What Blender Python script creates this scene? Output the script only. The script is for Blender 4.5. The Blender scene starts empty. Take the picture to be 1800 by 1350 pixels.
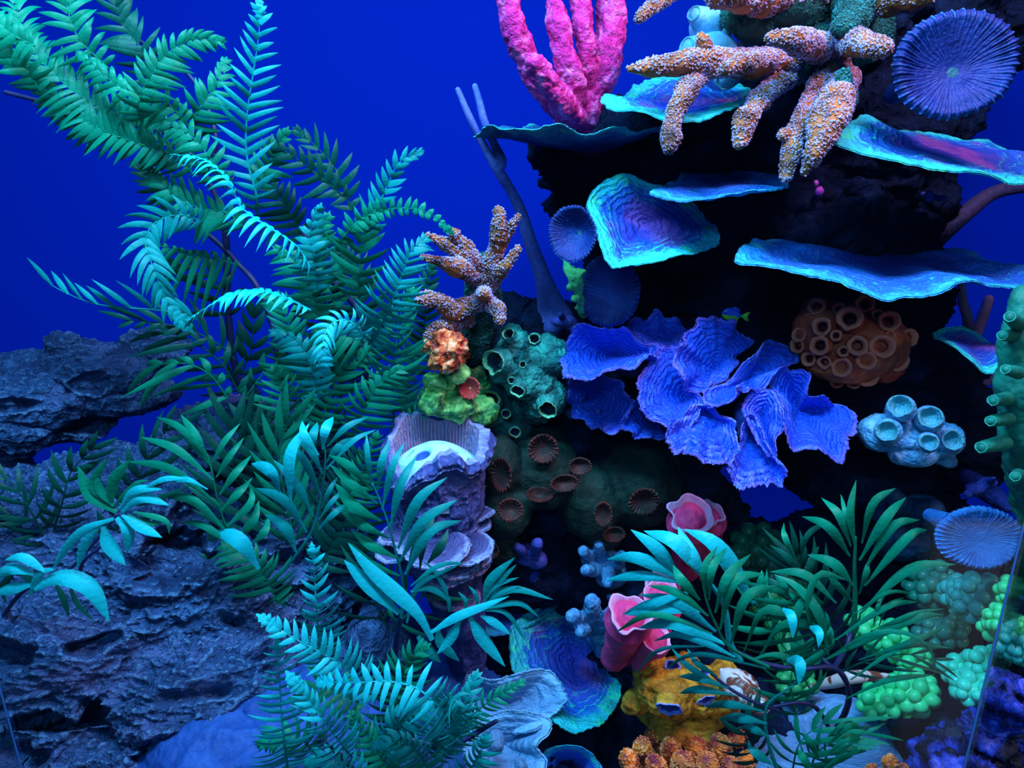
import bpy, math, random
import numpy as np

# ------------------------------------------------------------------ camera, light, exposure
SC = bpy.context.scene
COL = SC.collection
F_PX = 1300.0
PITCH = math.radians(18.5)
CAM = np.array([0.0, -0.65, 0.90])
cam_data = bpy.data.cameras.new('camera')
cam_data.sensor_width = 36.0
cam_data.lens = 36.0 * F_PX / 1800.0
cam_data.clip_start = 0.02
cam_data.dof.use_dof = False
cam = bpy.data.objects.new('camera', cam_data)
cam.location = CAM
cam.rotation_euler = (math.pi / 2 - PITCH, 0, 0)
COL.objects.link(cam)
SC.camera = cam

world = bpy.data.worlds.new('world')
SC.world = world
world.use_nodes = True
world.node_tree.nodes['Background'].inputs[0].default_value = (0.010, 0.08, 0.30, 1)
world.node_tree.nodes['Background'].inputs[1].default_value = 0.10


def area(name, loc, target, size, energy, color, size_y=None, spread=None):
    l = bpy.data.lights.new(name, 'AREA')
    l.shape = 'RECTANGLE'
    l.size = size
    l.size_y = size_y or size
    l.energy = energy
    l.color = color
    if spread: l.spread = spread
    o = bpy.data.objects.new(name, l)
    COL.objects.link(o)
    o.location = loc
    d = np.array(target, float) - np.array(loc, float)
    from mathutils import Vector
    o.rotation_euler = Vector(d).to_track_quat('-Z', 'Y').to_euler()
    return o


# the tank's lamps: an actinic bar over the water and a whiter one over the reef; two fills are added
area('actinic_lamp', (-0.14, -0.27, 1.46), (-0.08, -0.02, 0.4), 0.7, 27.0, (0.20, 0.60, 1.0), 0.10)
area('front_fill', (-0.25, -1.25, 1.45), (-0.05, 0.0, 0.45), 0.5, 8.0, (0.14, 0.54, 1.0), 0.2)  # soft fill added outside the glass to brighten camera-facing sides
area('reef_lamp', (0.42, -0.26, 1.46), (0.30, 0.10, 0.7), 0.22, 7.0, (1.0, 0.55, 0.9), 0.12)
area('back_wash_fill', (0.0, 0.40, 1.60), (0.0, 0.62, 0.7), 1.9, 0.65, (0.0, 0.14, 1.0), 0.05)  # wash added to brighten the back wall from above

SC.view_settings.view_transform = 'Standard'
SC.view_settings.look = 'None'
SC.view_settings.gamma = 1.0
SC.view_settings.exposure = 0.0
SC.view_settings.use_curve_mapping = False
SC.cycles.max_bounces = 6
SC.cycles.diffuse_bounces = 3
SC.cycles.transparent_max_bounces = 12
SC.cycles.use_denoising = True

# ------------------------------------------------------------------ geometry helpers
cP, sP = math.cos(PITCH), math.sin(PITCH)
rng = np.random.default_rng(7)
random.seed(7)


def P(px, py, y):
    """the world point at depth y that the photograph shows at (px, py)"""
    a, b = (px - 900.0) / F_PX, (675.0 - py) / F_PX
    d = np.array([a, cP + b * sP, -sP + b * cP])
    t = (y - CAM[1]) / d[1]
    return CAM + t * d


def S(px, py, y):
    b = (675.0 - py) / F_PX
    return (y - CAM[1]) / (cP + b * sP) / F_PX


def W(pts, y=None):
    return np.array([P(p[0], p[1], p[2] if len(p) > 2 else y) for p in pts])


def nrm(v):
    v = np.asarray(v, float)
    return v / (np.linalg.norm(v, axis=-1, keepdims=True) + 1e-12)


def spline(pts, n, closed=False):
    """Catmull-Rom through pts, resampled evenly to n points"""
    p = np.asarray(pts, float)
    if closed:
        q = np.vstack([p[-1], p, p[0], p[1]])
        segs = len(p)
    else:
        if len(p) == 2:
            p = np.vstack([p[0], (p[0] + p[1]) / 2, p[1]])
        q = np.vstack([2 * p[0] - p[1], p, 2 * p[-1] - p[-2]])
        segs = len(p) - 1
    out = []
    t = np.linspace(0, 1, 24, endpoint=False)[:, None]
    for i in range(segs):
        a, b, c, d = q[i], q[i + 1], q[i + 2], q[i + 3]
        out.append(0.5 * (2 * b + (c - a) * t + (2 * a - 5 * b + 4 * c - d) * t ** 2 + (3 * b - a - 3 * c + d) * t ** 3))
    out.append(q[-2][None] if not closed else p[0][None])
    c = np.vstack(out)
    L = np.concatenate([[0], np.cumsum(np.linalg.norm(np.diff(c[:, :3], axis=0), axis=1))])
    s = np.linspace(0, L[-1], n + 1)[:-1] if closed else np.linspace(0, L[-1], n)
    return np.stack([np.interp(s, L, c[:, k]) for k in range(c.shape[1])], 1)


# -- vectorised noise
def _hash(ix, iy, iz, seed):
    h = (ix.astype(np.int64) * 374761393 + iy.astype(np.int64) * 668265263 + iz.astype(np.int64) * 2147483647 + seed * 974634777) & 0xffffffff
    h = ((h ^ (h >> 13)) * 1274126177) & 0xffffffff
    h = (h ^ (h >> 16)) * 2246822519 & 0xffffffff
    return ((h ^ (h >> 15)) & 0xffffff) / float(0xffffff)


def vnoise(p, seed=0):
    f = np.floor(p)
    w = p - f
    w = w * w * w * (w * (w * 6 - 15) + 10)
    r = 0
    for dx in (0, 1):
        for dy in (0, 1):
            for dz in (0, 1):
                k = (w[:, 0] if dx else 1 - w[:, 0]) * (w[:, 1] if dy else 1 - w[:, 1]) * (w[:, 2] if dz else 1 - w[:, 2])
                r = r + k * _hash(f[:, 0] + dx, f[:, 1] + dy, f[:, 2] + dz, seed)
    return r * 2 - 1


def fbm(p, freq, octs=4, seed=0, gain=0.5, ridged=False):
    r = np.zeros(len(p)); a = 1.0; tot = 0
    q = np.asarray(p) * freq
    for o in range(octs):
        v = vnoise(q + 17.3 * o, seed + o)
        if ridged: v = 1 - 2 * np.abs(v)
        r += a * v; tot += a; a *= gain; q = q * 2.03
    return r / tot


def worley(p, freq, seed=0):
    q = np.asarray(p) * freq
    f = np.floor(q)
    best = np.full(len(q), 9.0)
    for dx in (-1, 0, 1):
        for dy in (-1, 0, 1):
            for dz in (-1, 0, 1):
                c = f + (dx, dy, dz)
                o = np.stack([_hash(c[:, 0], c[:, 1], c[:, 2], seed + k) for k in (1, 2, 3)], 1)
                best = np.minimum(best, ((c + o - q) ** 2).sum(1))
    return np.sqrt(best)


class Geo:
    """a growing mesh: vertices, quads, triangles, and one number per vertex ('tone')"""
    def __init__(self):
        self.v, self.q, self.t, self.a, self.n = [], [], [], [], 0

    def add(self, v, q=None, t=None, tone=0.0):
        v = np.asarray(v, float).reshape(-1, 3)
        self.v.append(v)
        self.a.append(np.broadcast_to(np.asarray(tone, float), (len(v),)).copy())
        if q is not None and len(q): self.q.append(np.asarray(q, np.int64) + self.n)
        if t is not None and len(t): self.t.append(np.asarray(t, np.int64) + self.n)
        self.n += len(v)
        return self

    def join(self, g):
        v, q, t, a = g.arrays()
        return self.add(v, q, t, a)

    def arrays(self):
        v = np.vstack(self.v)
        q = np.vstack(self.q) if self.q else np.zeros((0, 4), np.int64)
        t = np.vstack(self.t) if self.t else np.zeros((0, 3), np.int64)
        return v, q, t, np.concatenate(self.a)

    def mesh(self, name, mat=None, loc=(0, 0, 0), smooth=True):
        v, q, t, a = self.arrays()
        v = v - np.asarray(loc)
        me = bpy.data.meshes.new(name)
        me.vertices.add(len(v))
        me.vertices.foreach_set('co', v.astype(np.float32).ravel())
        me.loops.add(4 * len(q) + 3 * len(t))
        me.loops.foreach_set('vertex_index', np.concatenate([q.ravel(), t.ravel()]).astype(np.int32))
        me.polygons.add(len(q) + len(t))
        st = np.concatenate([np.arange(len(q)) * 4, 4 * len(q) + np.arange(len(t)) * 3]).astype(np.int32)
        me.polygons.foreach_set('loop_start', st)
        me.update(calc_edges=True)
        me.validate()
        me.polygons.foreach_set('use_smooth', np.full(len(me.polygons), bool(smooth)))
        at = me.attributes.new('tone', 'FLOAT', 'POINT')
        at.data.foreach_set('value', a.astype(np.float32))
        if mat: me.materials.append(mat)
        return me


def vnormals(v, q, t):
    n = np.zeros_like(v)
    if len(q):
        fn = np.cross(v[q[:, 2]] - v[q[:, 0]], v[q[:, 3]] - v[q[:, 1]])
        for k in range(4): np.add.at(n, q[:, k], fn)
    if len(t):
        fn = np.cross(v[t[:, 1]] - v[t[:, 0]], v[t[:, 2]] - v[t[:, 0]])
        for k in range(3): np.add.at(n, t[:, k], fn)
    return nrm(n)


LOC = {}


def thing(name, label, cat, loc, group=None):
    o = bpy.data.objects.new(name, None)
    o.empty_display_size = 0.02
    COL.objects.link(o)
    o.location = loc
    o['label'] = label
    o['category'] = cat
    if group: o['group'] = group
    LOC[o.name] = np.array(loc, float)
    return o


def part(name, geo, mat, parent, kind=None, smooth=True):
    loc = LOC[parent.name]
    me = geo.mesh(name, mat, loc, smooth)
    o = bpy.data.objects.new(name, me)
    COL.objects.link(o)
    o.parent = parent
    LOC[o.name] = loc
    if kind: o['kind'] = kind
    return o


def solo(name, geo, mat, label, cat, loc=None, group=None, smooth=True):
    """a thing that is one mesh"""
    v = np.vstack(geo.v)
    if loc is None:
        loc = v.mean(0); loc[2] = v[:, 2].min()
    me = geo.mesh(name, mat, loc, smooth)
    o = bpy.data.objects.new(name, me)
    COL.objects.link(o)
    o.location = loc
    o['label'] = label
    o['category'] = cat
    if group: o['group'] = group
    LOC[o.name] = np.array(loc, float)
    return o


def struct(name, geo, mat, smooth=False):
    me = geo.mesh(name, mat, (0, 0, 0), smooth)
    o = bpy.data.objects.new(name, me)
    COL.objects.link(o)
    o['kind'] = 'structure'
    return o


def box(g, lo, hi):
    lo, hi = np.array(lo, float), np.array(hi, float)
    v = np.array([[(lo, hi)[i][0], (lo, hi)[j][1], (lo, hi)[k][2]] for i in (0, 1) for j in (0, 1) for k in (0, 1)])
    g.add(v, [[0, 1, 3, 2], [4, 6, 7, 5], [0, 4, 5, 1], [2, 3, 7, 6], [0, 2, 6, 4], [1, 5, 7, 3]])
    return g


def grid_quads(nu, nv, close_v=True, off=0):
    i = np.arange(nu - 1)[:, None]
    jn = nv if close_v else nv - 1
    j = np.arange(jn)[None, :]
    a = i * nv + j
    b = i * nv + (j + 1) % nv
    return np.stack([a, b, b + nv, a + nv], -1).reshape(-1, 4) + off


def frames(c):
    t = nrm(np.gradient(c, axis=0))
    n = np.zeros_like(c)
    ref = np.array([0, 0, 1.0]) if abs(t[0][2]) < 0.9 else np.array([1.0, 0, 0])
    n[0] = nrm(np.cross(t[0], ref))
    for i in range(1, len(c)):
        m = n[i - 1] - t[i] * np.dot(n[i - 1], t[i])
        n[i] = nrm(m)
    return t, n, np.cross(t, n)


def tube(g, c, r, sides=10, caps=True, tone=0.0, flat=1.0):
    """a tube along points c with radii r, its ends rounded"""
    c = np.asarray(c, float)
    r = np.broadcast_to(np.asarray(r, float), (len(c),)).copy()
    t, n, b = frames(c)
    if caps:
        k = [(0.15, 0.98), (0.45, 0.86), (0.75, 0.62), (0.97, 0.22)]
        e0 = [c[0] - t[0] * r[0] * a for a, _ in k][::-1]
        e1 = [c[-1] + t[-1] * r[-1] * a for a, _ in k]
        r = np.concatenate([[r[0] * s for _, s in k][::-1], r, [r[-1] * s for _, s in k]])
        c = np.vstack([e0, c, e1])
        n = np.vstack([[n[0]] * 4, n, [n[-1]] * 4])
        b = np.vstack([[b[0]] * 4, b, [b[-1]] * 4])
    th = np.linspace(0, 2 * np.pi, sides, endpoint=False)
    v = c[:, None] + r[:, None, None] * (np.cos(th)[None, :, None] * n[:, None] + flat * np.sin(th)[None, :, None] * b[:, None])
    nr = len(c)
    q = grid_quads(nr, sides)
    v = v.reshape(-1, 3)
    tri = [[(i + 1) % sides, i, nr * sides] for i in range(sides)] + [[(nr - 1) * sides + i, (nr - 1) * sides + (i + 1) % sides, nr * sides + 1] for i in range(sides)]
    v = np.vstack([v, c[0], c[-1]])
    g.add(v, q, tri, tone)
    return g


def ico(sub):
    import bmesh
    bm = bmesh.new()
    bmesh.ops.create_icosphere(bm, subdivisions=sub, radius=1)
    v = np.array([x.co[:] for x in bm.verts])
    t = np.array([[w.index for w in f.verts] for f in bm.faces])
    bm.free()
    return v, t


ICO = {k: ico(k) for k in (1, 2, 3, 4)}


def ball(g, c, r, sub=2, tone=0.0):
    v, t = ICO[sub]
    g.add(np.asarray(c) + v * np.asarray(r), None, t, tone)
    return g


def blob(g, voxel, smooth=4, disp=None):
    """union of overlapping closed shapes, smoothed, then displaced; returns a new Geo"""
    me = g.mesh('tmp')
    o = bpy.data.objects.new('tmp', me)
    COL.objects.link(o)
    m = o.modifiers.new('r', 'REMESH'); m.mode = 'VOXEL'; m.voxel_size = voxel
    if smooth:
        s = o.modifiers.new('s', 'SMOOTH'); s.iterations = smooth; s.factor = 0.6
    dg = bpy.context.evaluated_depsgraph_get()
    ev = o.evaluated_get(dg).to_mesh()
    n = len(ev.vertices)
    v = np.empty(n * 3, np.float32); ev.vertices.foreach_get('co', v); v = v.reshape(-1, 3).astype(float)
    lt = np.empty(len(ev.polygons), np.int32); ev.polygons.foreach_get('loop_total', lt)
    ls = np.empty(len(ev.polygons), np.int32); ev.polygons.foreach_get('loop_start', ls)
    li = np.empty(len(ev.loops), np.int32); ev.loops.foreach_get('vertex_index', li)
    q = li[ls[lt == 4][:, None] + np.arange(4)]
    t = li[ls[lt == 3][:, None] + np.arange(3)]
    bpy.data.objects.remove(o); bpy.data.meshes.remove(me)
    out = Geo()
    tone = 0.0
    if disp is not None:
        nn = vnormals(v, q, t)
        r = disp(v, nn)
        if isinstance(r, tuple): v, tone = r
        else: v = r
    out.add(v, q, t, tone)
    return out


def knobs(g, pos, nor, size, length=1.6, sub=1, tone=1.0, jit=0.35):
    """small bumps standing on a surface"""
    v, t = ICO[sub]
    K = len(pos)
    s = size * (1 + jit * rng.uniform(-1, 1, K))
    d = nrm(nor + 0.35 * rng.normal(size=(K, 3)))
    a = nrm(np.cross(d, rng.normal(size=(K, 3))))
    b = np.cross(d, a)
    vv = (v[None, :, 0, None] * a[:, None] + v[None, :, 1, None] * b[:, None] + v[None, :, 2, None] * d[:, None] * length) * s[:, None, None] + pos[:, None]
    tt = (t[None] + (np.arange(K) * len(v))[:, None, None]).reshape(-1, 3)
    tn = np.clip(0.35 + 0.65 * v[:, 2], 0, 1)
    g.add(vv.reshape(-1, 3), None, tt, np.tile(tn * tone, K))
    return g


def scatter_on(g, count, keep=None):
    """random points and normals on a Geo's faces"""
    v, q, t, a = g.arrays()
    tri = np.vstack([q[:, [0, 1, 2]], q[:, [0, 2, 3]], t]) if len(q) else t
    A, B, C = v[tri[:, 0]], v[tri[:, 1]], v[tri[:, 2]]
    n = np.cross(B - A, C - A)
    ar = np.linalg.norm(n, axis=1) + 1e-15
    idx = rng.choice(len(tri), count, p=ar / ar.sum())
    r1, r2 = np.sqrt(rng.random(count)), rng.random(count)
    p = A[idx] * (1 - r1)[:, None] + B[idx] * (r1 * (1 - r2))[:, None] + C[idx] * (r1 * r2)[:, None]
    nn = nrm(n[idx])
    if keep is not None:
        k = keep(p, nn); p, nn = p[k], nn[k]
    return p, nn


# ------------------------------------------------------------------ materials
def mat(name, cols, scale=30.0, detail=6.0, dist=0.0, tone=None, rough=0.6, spec=0.3, bump=(), trans=0.0, tcol=None,
        voro=None, streak=None, coat=0.0, wear=None):
    """procedural surface: noise -> colour ramp; 'tone' mixes a second colour by the mesh's own attribute"""
    m = bpy.data.materials.new(name)
    m.use_nodes = True
    N, L = m.node_tree.nodes, m.node_tree.links
    b = N['Principled BSDF']
    tc = N.new('ShaderNodeTexCoord')
    co = tc.outputs['Object']
    if streak:
        mp = N.new('ShaderNodeMapping'); mp.inputs['Scale'].default_value = streak
        L.new(co, mp.inputs[0]); co = mp.outputs[0]
    nz = N.new('ShaderNodeTexNoise')
    nz.inputs['Scale'].default_value = scale; nz.inputs['Detail'].default_value = detail
    nz.inputs['Roughness'].default_value = 0.62; nz.inputs['Distortion'].default_value = dist
    L.new(co, nz.inputs['Vector'])
    rp = N.new('ShaderNodeValToRGB')
    el = rp.color_ramp.elements
    while len(el) < len(cols): el.new(0.5)
    for e, (p, c) in zip(el, cols):
        e.position = p; e.color = (*c, 1)
    L.new(nz.outputs[0], rp.inputs[0])
    col = rp.outputs[0]

    def mix(fac, a, c2):
        x = N.new('ShaderNodeMix'); x.data_type = 'RGBA'
        L.new(fac, x.inputs[0]); L.new(a, x.inputs[6])
        if isinstance(c2, tuple): x.inputs[7].default_value = (*c2, 1)
        else: L.new(c2, x.inputs[7])
        return x.outputs[2]
    if voro:   # (scale, colour, lo, hi)
        vo = N.new('ShaderNodeTexVoronoi'); vo.inputs['Scale'].default_value = voro[0]; L.new(co, vo.inputs['Vector'])
        mr = N.new('ShaderNodeMapRange'); mr.inputs[1].default_value = voro[2]; mr.inputs[2].default_value = voro[3]
        L.new(vo.outputs['Distance'], mr.inputs[0]); col = mix(mr.outputs[0], col, voro[1])
    if tone:   # list of (colour, lo, hi, noise)
        at = N.new('ShaderNodeAttribute'); at.attribute_name = 'tone'
        for c, lo, hi, nzk in tone:
            ad = N.new('ShaderNodeMath'); ad.operation = 'MULTIPLY_ADD'
            sb = N.new('ShaderNodeMath'); sb.operation = 'SUBTRACT'; sb.inputs[1].default_value = 0.5
            L.new(nz.outputs[0], sb.inputs[0])
            L.new(sb.outputs[0], ad.inputs[0]); ad.inputs[1].default_value = nzk; L.new(at.outputs['Fac'], ad.inputs[2])
            mr = N.new('ShaderNodeMapRange'); mr.inputs[1].default_value = lo; mr.inputs[2].default_value = hi
            L.new(ad.outputs[0], mr.inputs[0]); col = mix(mr.outputs[0], col, c)
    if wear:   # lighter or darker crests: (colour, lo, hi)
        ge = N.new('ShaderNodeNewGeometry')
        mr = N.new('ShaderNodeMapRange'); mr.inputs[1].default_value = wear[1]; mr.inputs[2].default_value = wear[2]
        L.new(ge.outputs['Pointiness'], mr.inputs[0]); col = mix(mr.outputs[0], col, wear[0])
    L.new(col, b.inputs['Base Color'])
    b.inputs['Roughness'].default_value = rough
    b.inputs['Specular IOR Level'].default_value = spec
    b.inputs['Coat Weight'].default_value = coat
    prev = None
    for (sc_, st, kind) in bump:
        if kind == 'v':
            tx = N.new('ShaderNodeTexVoronoi'); o = tx.outputs['Distance']
        else:
            tx = N.new('ShaderNodeTexNoise'); tx.inputs['Detail'].default_value = 5; o = tx.outputs[0]
        tx.inputs['Scale'].default_value = sc_
        L.new(co, tx.inputs['Vector'])
        bp = N.new('ShaderNodeBump'); bp.inputs['Strength'].default_value = 1.0; bp.inputs['Distance'].default_value = st
        L.new(o, bp.inputs['Height'])
        if prev: L.new(prev, bp.inputs['Normal'])
        prev = bp.outputs[0]
    if prev: L.new(prev, b.inputs['Normal'])
    if trans:
        tr = N.new('ShaderNodeBsdfTranslucent'); tr.inputs[0].default_value = (*(tcol or cols[-1][1]), 1)
        mx = N.new('ShaderNodeMixShader'); mx.inputs[0].default_value = trans
        L.new(b.outputs[0], mx.inputs[1]); L.new(tr.outputs[0], mx.inputs[2])
        L.new(mx.outputs[0], N['Material Output'].inputs[0])
    return m


def plate_mat(name, deep, mid, rim, line, patch=None, lines=16.0, linew=(0.62, 0.72), seed=0.0, rimpos=0.86, wear=None):
    """thin plate coral: colour rings from the centre to a bright rim, with fine growth lines"""
    m = bpy.data.materials.new(name); m.use_nodes = True
    N, L = m.node_tree.nodes, m.node_tree.links
    b = N['Principled BSDF']
    tc = N.new('ShaderNodeTexCoord'); co = tc.outputs['Object']
    at = N.new('ShaderNodeAttribute'); at.attribute_name = 'tone'

    def noise(s, d=5, w=0.0):
        n = N.new('ShaderNodeTexNoise'); n.noise_dimensions = '4D'; n.inputs['W'].default_value = seed + w
        n.inputs['Scale'].default_value = s; n.inputs['Detail'].default_value = d; n.inputs['Roughness'].default_value = .65
        L.new(co, n.inputs['Vector']); return n.outputs[0]

    def math_(op, a, c, d=None):
        x = N.new('ShaderNodeMath'); x.operation = op
        for k, s in enumerate((a, c, d)):
            if s is None: continue
            if isinstance(s, (int, float)): x.inputs[k].default_value = s
            else: L.new(s, x.inputs[k])
        return x.outputs[0]

    def rng_(v, lo, hi):
        x = N.new('ShaderNodeMapRange'); x.interpolation_type = 'SMOOTHSTEP'
        x.inputs[1].default_value = lo; x.inputs[2].default_value = hi; L.new(v, x.inputs[0]); return x.outputs[0]

    def mix(f, a, c):
        x = N.new('ShaderNodeMix'); x.data_type = 'RGBA'; L.new(f, x.inputs[0])
        if isinstance(a, tuple): x.inputs[6].default_value = (*a, 1)
        else: L.new(a, x.inputs[6])
        if isinstance(c, tuple): x.inputs[7].default_value = (*c, 1)
        else: L.new(c, x.inputs[7])
        return x.outputs[2]
    n1, n2, n3 = noise(22), noise(90, 6, 3), noise(12, 2, 9)
    tn = math_('ADD', at.outputs['Fac'], math_('MULTIPLY', math_('SUBTRACT', n1, 0.5), 0.55))
    col = mix(rng_(tn, 0.25, 0.75), deep, mid)
    if patch:
        pf = math_('MULTIPLY', rng_(n3, 0.50, 0.62), rng_(at.outputs['Fac'], 0.92, 0.6))
        col = mix(pf, col, patch)
    wv = math_('SINE', math_('MULTIPLY', tn, lines * 6.283), 0)
    lf = math_('MULTIPLY', rng_(wv, 0.72, 0.98), rng_(n2, linew[0] - .14, linew[1] - .1))
    col = mix(math_('MULTIPLY', lf, rng_(tn, 0.3, 0.8)), col, line)
    sp = math_('MULTIPLY', rng_(noise(240, 3, 20), .57, .66), math_('MULTIPLY', rng_(tn, .35, .85), rng_(noise(30, 3, 30), .42, .6)))
    col = mix(sp, col, line)
    edge = rng_(math_('ADD', at.outputs['Fac'], math_('MULTIPLY', math_('SUBTRACT', n2, .5), 0.3)), rimpos - .08, rimpos + .08)
    col = mix(edge, col, mix(rng_(n2, .5, .6), rim, line))
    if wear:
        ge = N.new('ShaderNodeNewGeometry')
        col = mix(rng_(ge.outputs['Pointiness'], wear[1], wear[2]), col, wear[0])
    L.new(col, b.inputs['Base Color'])
    b.inputs['Roughness'].default_value = 0.55
    b.inputs['Specular IOR Level'].default_value = 0.35
    h = math_('ADD', math_('MULTIPLY', n2, 1.0), math_('MULTIPLY', wv, 0.12))
    bp = N.new('ShaderNodeBump'); bp.inputs['Distance'].default_value = 0.006; bp.inputs['Strength'].default_value = 1
    L.new(h, bp.inputs['Height']); L.new(bp.outputs[0], b.inputs['Normal'])
    return m


# ------------------------------------------------------------------ shape builders
def plate(rim, cen, na=300, nr=50, th=0.0035, bulge=0.0, amp=0.004, freq=25, ruf=0.0, rufn=9, jag=0.03, ridge=0.0, ridgef=60, seed=0, y=None, up=None):
    R = spline(W(rim, y), na, closed=True)
    c = P(*cen) if len(cen) == 3 else P(cen[0], cen[1], y)
    u, s, vt = np.linalg.svd(R - R.mean(0), full_matrices=False)
    N = vt[2]
    ref = np.array([0, -0.5, 1.0]) if up is None else np.array(up, float)
    if np.dot(N, ref) < 0: N = -N
    r = np.linspace(0, 1, nr) ** 0.85
    r[0] = 0.004
    ang = np.linspace(0, 2 * np.pi, na, endpoint=False)
    circ = np.stack([np.cos(ang), np.sin(ang), ang * 0], 1)
    jn = fbm(circ * 1.0 + seed, 5.0, 4, seed) * jag + fbm(circ + seed, 22.0, 2, seed + 5) * jag * 0.5
    base = c + (R - c)[None] * (r[:, None, None] * (1 + (jn[None, :, None]) * r[:, None, None] ** 4))
    fl = base.reshape(-1, 3)
    rr = np.repeat(r, na)
    h = bulge * (1 - rr ** 2) + amp * fbm(fl, freq, 4, seed) * (0.3 + rr)
    h += ruf * rr ** 3 * np.sin(np.tile(ang, nr) * rufn + 2.5 * fbm(fl, 8, 2, seed + 3) + seed)
    if ridge:
        ph = rr * ridgef + 8.0 * fbm(fl, 16, 3, seed + 7)
        h += ridge * np.sin(ph) * (0.4 + 0.6 * fbm(fl, 40, 2, seed + 9)) * np.clip(rr * 1.6, 0, 1)
    fl = fl + N * h[:, None]
    q = grid_quads(nr, na)
    n = vnormals(fl, q, np.zeros((0, 3), int))
    if (n.mean(0) @ N) < 0: n = -n; flip = True
    else: flip = False
    thick = th * (1 - 0.75 * rr ** 6)
    top, bot = fl + n * thick[:, None] / 2, fl - n * thick[:, None] / 2
    k = nr * na
    Q = np.vstack([q, q[:, ::-1] + k])
    j = np.arange(na)
    o = (nr - 1) * na
    sew = np.stack([o + j, o + k + j, o + k + (j + 1) % na, o + (j + 1) % na], 1)
    Q = np.vstack([Q, sew])
    tri = [[(i + 1) % na, i, 2 * k] for i in range(na)] + [[k + i, k + (i + 1) % na, 2 * k + 1] for i in range(na)]
    tri = np.array(tri)
    if flip: Q = Q[:, ::-1]; tri = tri[:, ::-1]
    g = Geo()
    g.add(np.vstack([top, bot, c + N * bulge + n[0] * th / 2, c + N * bulge - n[0] * th / 2]), Q, tri, np.concatenate([rr, rr, [0, 0]]))
    return g


def disc(px, py, y, rpx, nrml, ribs=44, depth=0.35, th=0.05, ribamp=0.045, aspect=1.0, seed=0, roll=0.0, off=(0, 0)):
    """ribbed mushroom coral: a shallow round cup with radial blades"""
    c = P(px, py, y); R = rpx * S(px, py, y)
    N = nrm(nrml); A = nrm(np.cross([0, 0, 1.0], N)); B = np.cross(N, A)
    na, nr = ribs * 10, 46
    ang = np.linspace(0, 2 * np.pi, na, endpoint=False); r = np.linspace(0, 1, nr); r[0] = 0.01
    rg, ag = np.repeat(r, na), np.tile(ang, nr)
    circ = np.stack([np.cos(ag), np.sin(ag), 0 * ag], 1)
    wob = fbm(circ * 1.2 + seed, 1.6, 2, seed) * 0.5
    rib = np.abs(np.sin((ag + wob * 0.18 + 0.02 * np.sin(rg * 9)) * ribs / 2))
    rib2 = np.abs(np.sin((ag + wob * 0.2) * ribs + 0.7))
    amp = np.clip(rg * 1.4 - 0.1, 0, 1)
    ribh = (1 - rib) ** 2.6 * (0.55 + 0.45 * np.tile(vnoise(np.stack([ang * ribs / 6.283, ang * 0, ang * 0], 1).round() + 0.5, seed), nr)) + 0.5 * (1 - rib2) ** 2 * (rg > 0.45)
    rim = 1 + 0.055 * fbm(circ + seed, 2.5, 3, seed + 2) + 0.03 * (1 - rib) * (rg > .9)
    h = depth * rg ** 1.6 + ribamp * ribh * amp * (1 + .5 * fbm(circ * rg[:, None] * 2 + seed, 5.0, 3, seed + 4)) + 0.04 * fbm(circ * rg[:, None] + seed, 2.0, 3, seed)
    h = h - 0.14 * np.clip((rg - 0.86) / 0.14, 0, 1) ** 2
    cx, cy = off
    X = np.cos(ag) * rg * rim + cx * (1 - rg); Y = np.sin(ag) * rg * rim * aspect + cy * (1 - rg)
    top = c + R * (X[:, None] * A + Y[:, None] * B + (h - depth)[:, None] * N)
    bot = c + R * (X[:, None] * A * 0.99 + Y[:, None] * B * 0.99 + (h - depth - th - 0.10 * (1 - rg))[:, None] * N)
    k = nr * na
    q = grid_quads(nr, na)
    j = np.arange(na); o = (nr - 1) * na
    Q = np.vstack([q, q[:, ::-1] + k, np.stack([o + j, o + k + j, o + k + (j + 1) % na, o + (j + 1) % na], 1)])
    g = Geo()
    tone = np.clip(ribh * amp * (0.8 + .9 * fbm(circ * rg[:, None] * 3 + seed, 6.0, 3, seed + 8)) + 0.3 * (rg > 0.96), 0, 1)
    tone[rg < 0.1] = -1
    g.add(np.vstack([top, bot]), Q, None, np.concatenate([tone, tone * 0 + 0.1]))
    t2 = np.array([[(i + 1) % na, i, na * 0 + na] for i in range(na)])
    g.add(np.vstack([top[:na], c - N * R * depth]), None, t2, -1)
    # stalk that holds the cup on the rock behind
    s0 = c - N * R * (depth + th + 0.55)
    tube(g, spline([s0, s0 - N * R * 0.4 + np.array([0, R * .3, 0]), s0 - N * R * 0.5 + np.array([0, R * 1.0, -R * 0.2])], 10), np.linspace(R * .3, R * .2, 10), 12)
    return g


def leafstrip(g, c, wd, N, w, fold=0.0, th=0.30, tone=0.0):
    """one leaf: centreline c (K,3), width direction, facing normal, half widths"""
    K = len(c)
    l = c - wd * w[:, None] + N * (w * fold)[:, None]
    r = c + wd * w[:, None] + N * (w * fold)[:, None]
    t = c + N * (w * th)[:, None]
    b = c - N * (w * th * 1.3)[:, None]
    # upper and under side do not share their edge vertices, so each side shades flat across
    v = np.vstack([np.stack([l, t, r], 1).reshape(-1, 3), np.stack([r, b, l], 1).reshape(-1, 3)])
    q = grid_quads(K, 3, False)
    g.add(v, np.vstack([q, q + 3 * K]), None, tone)


KINDS = {
    # sp: gap between leaflets, w: half width, base angle, tip angle, curl toward the tip, hang, base width share
    'fern': dict(sp=13, w=5.8, a0=78, a1=35, curl=0.25, hang=0.22, bw=1.15, prof=0.30, term=1),
    'palm': dict(sp=22, w=8.0, a0=62, a1=22, curl=0.30, hang=0.12, bw=0.45, prof=0.40, term=0),
}
SK = np.linspace(0, 1, 11)


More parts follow.
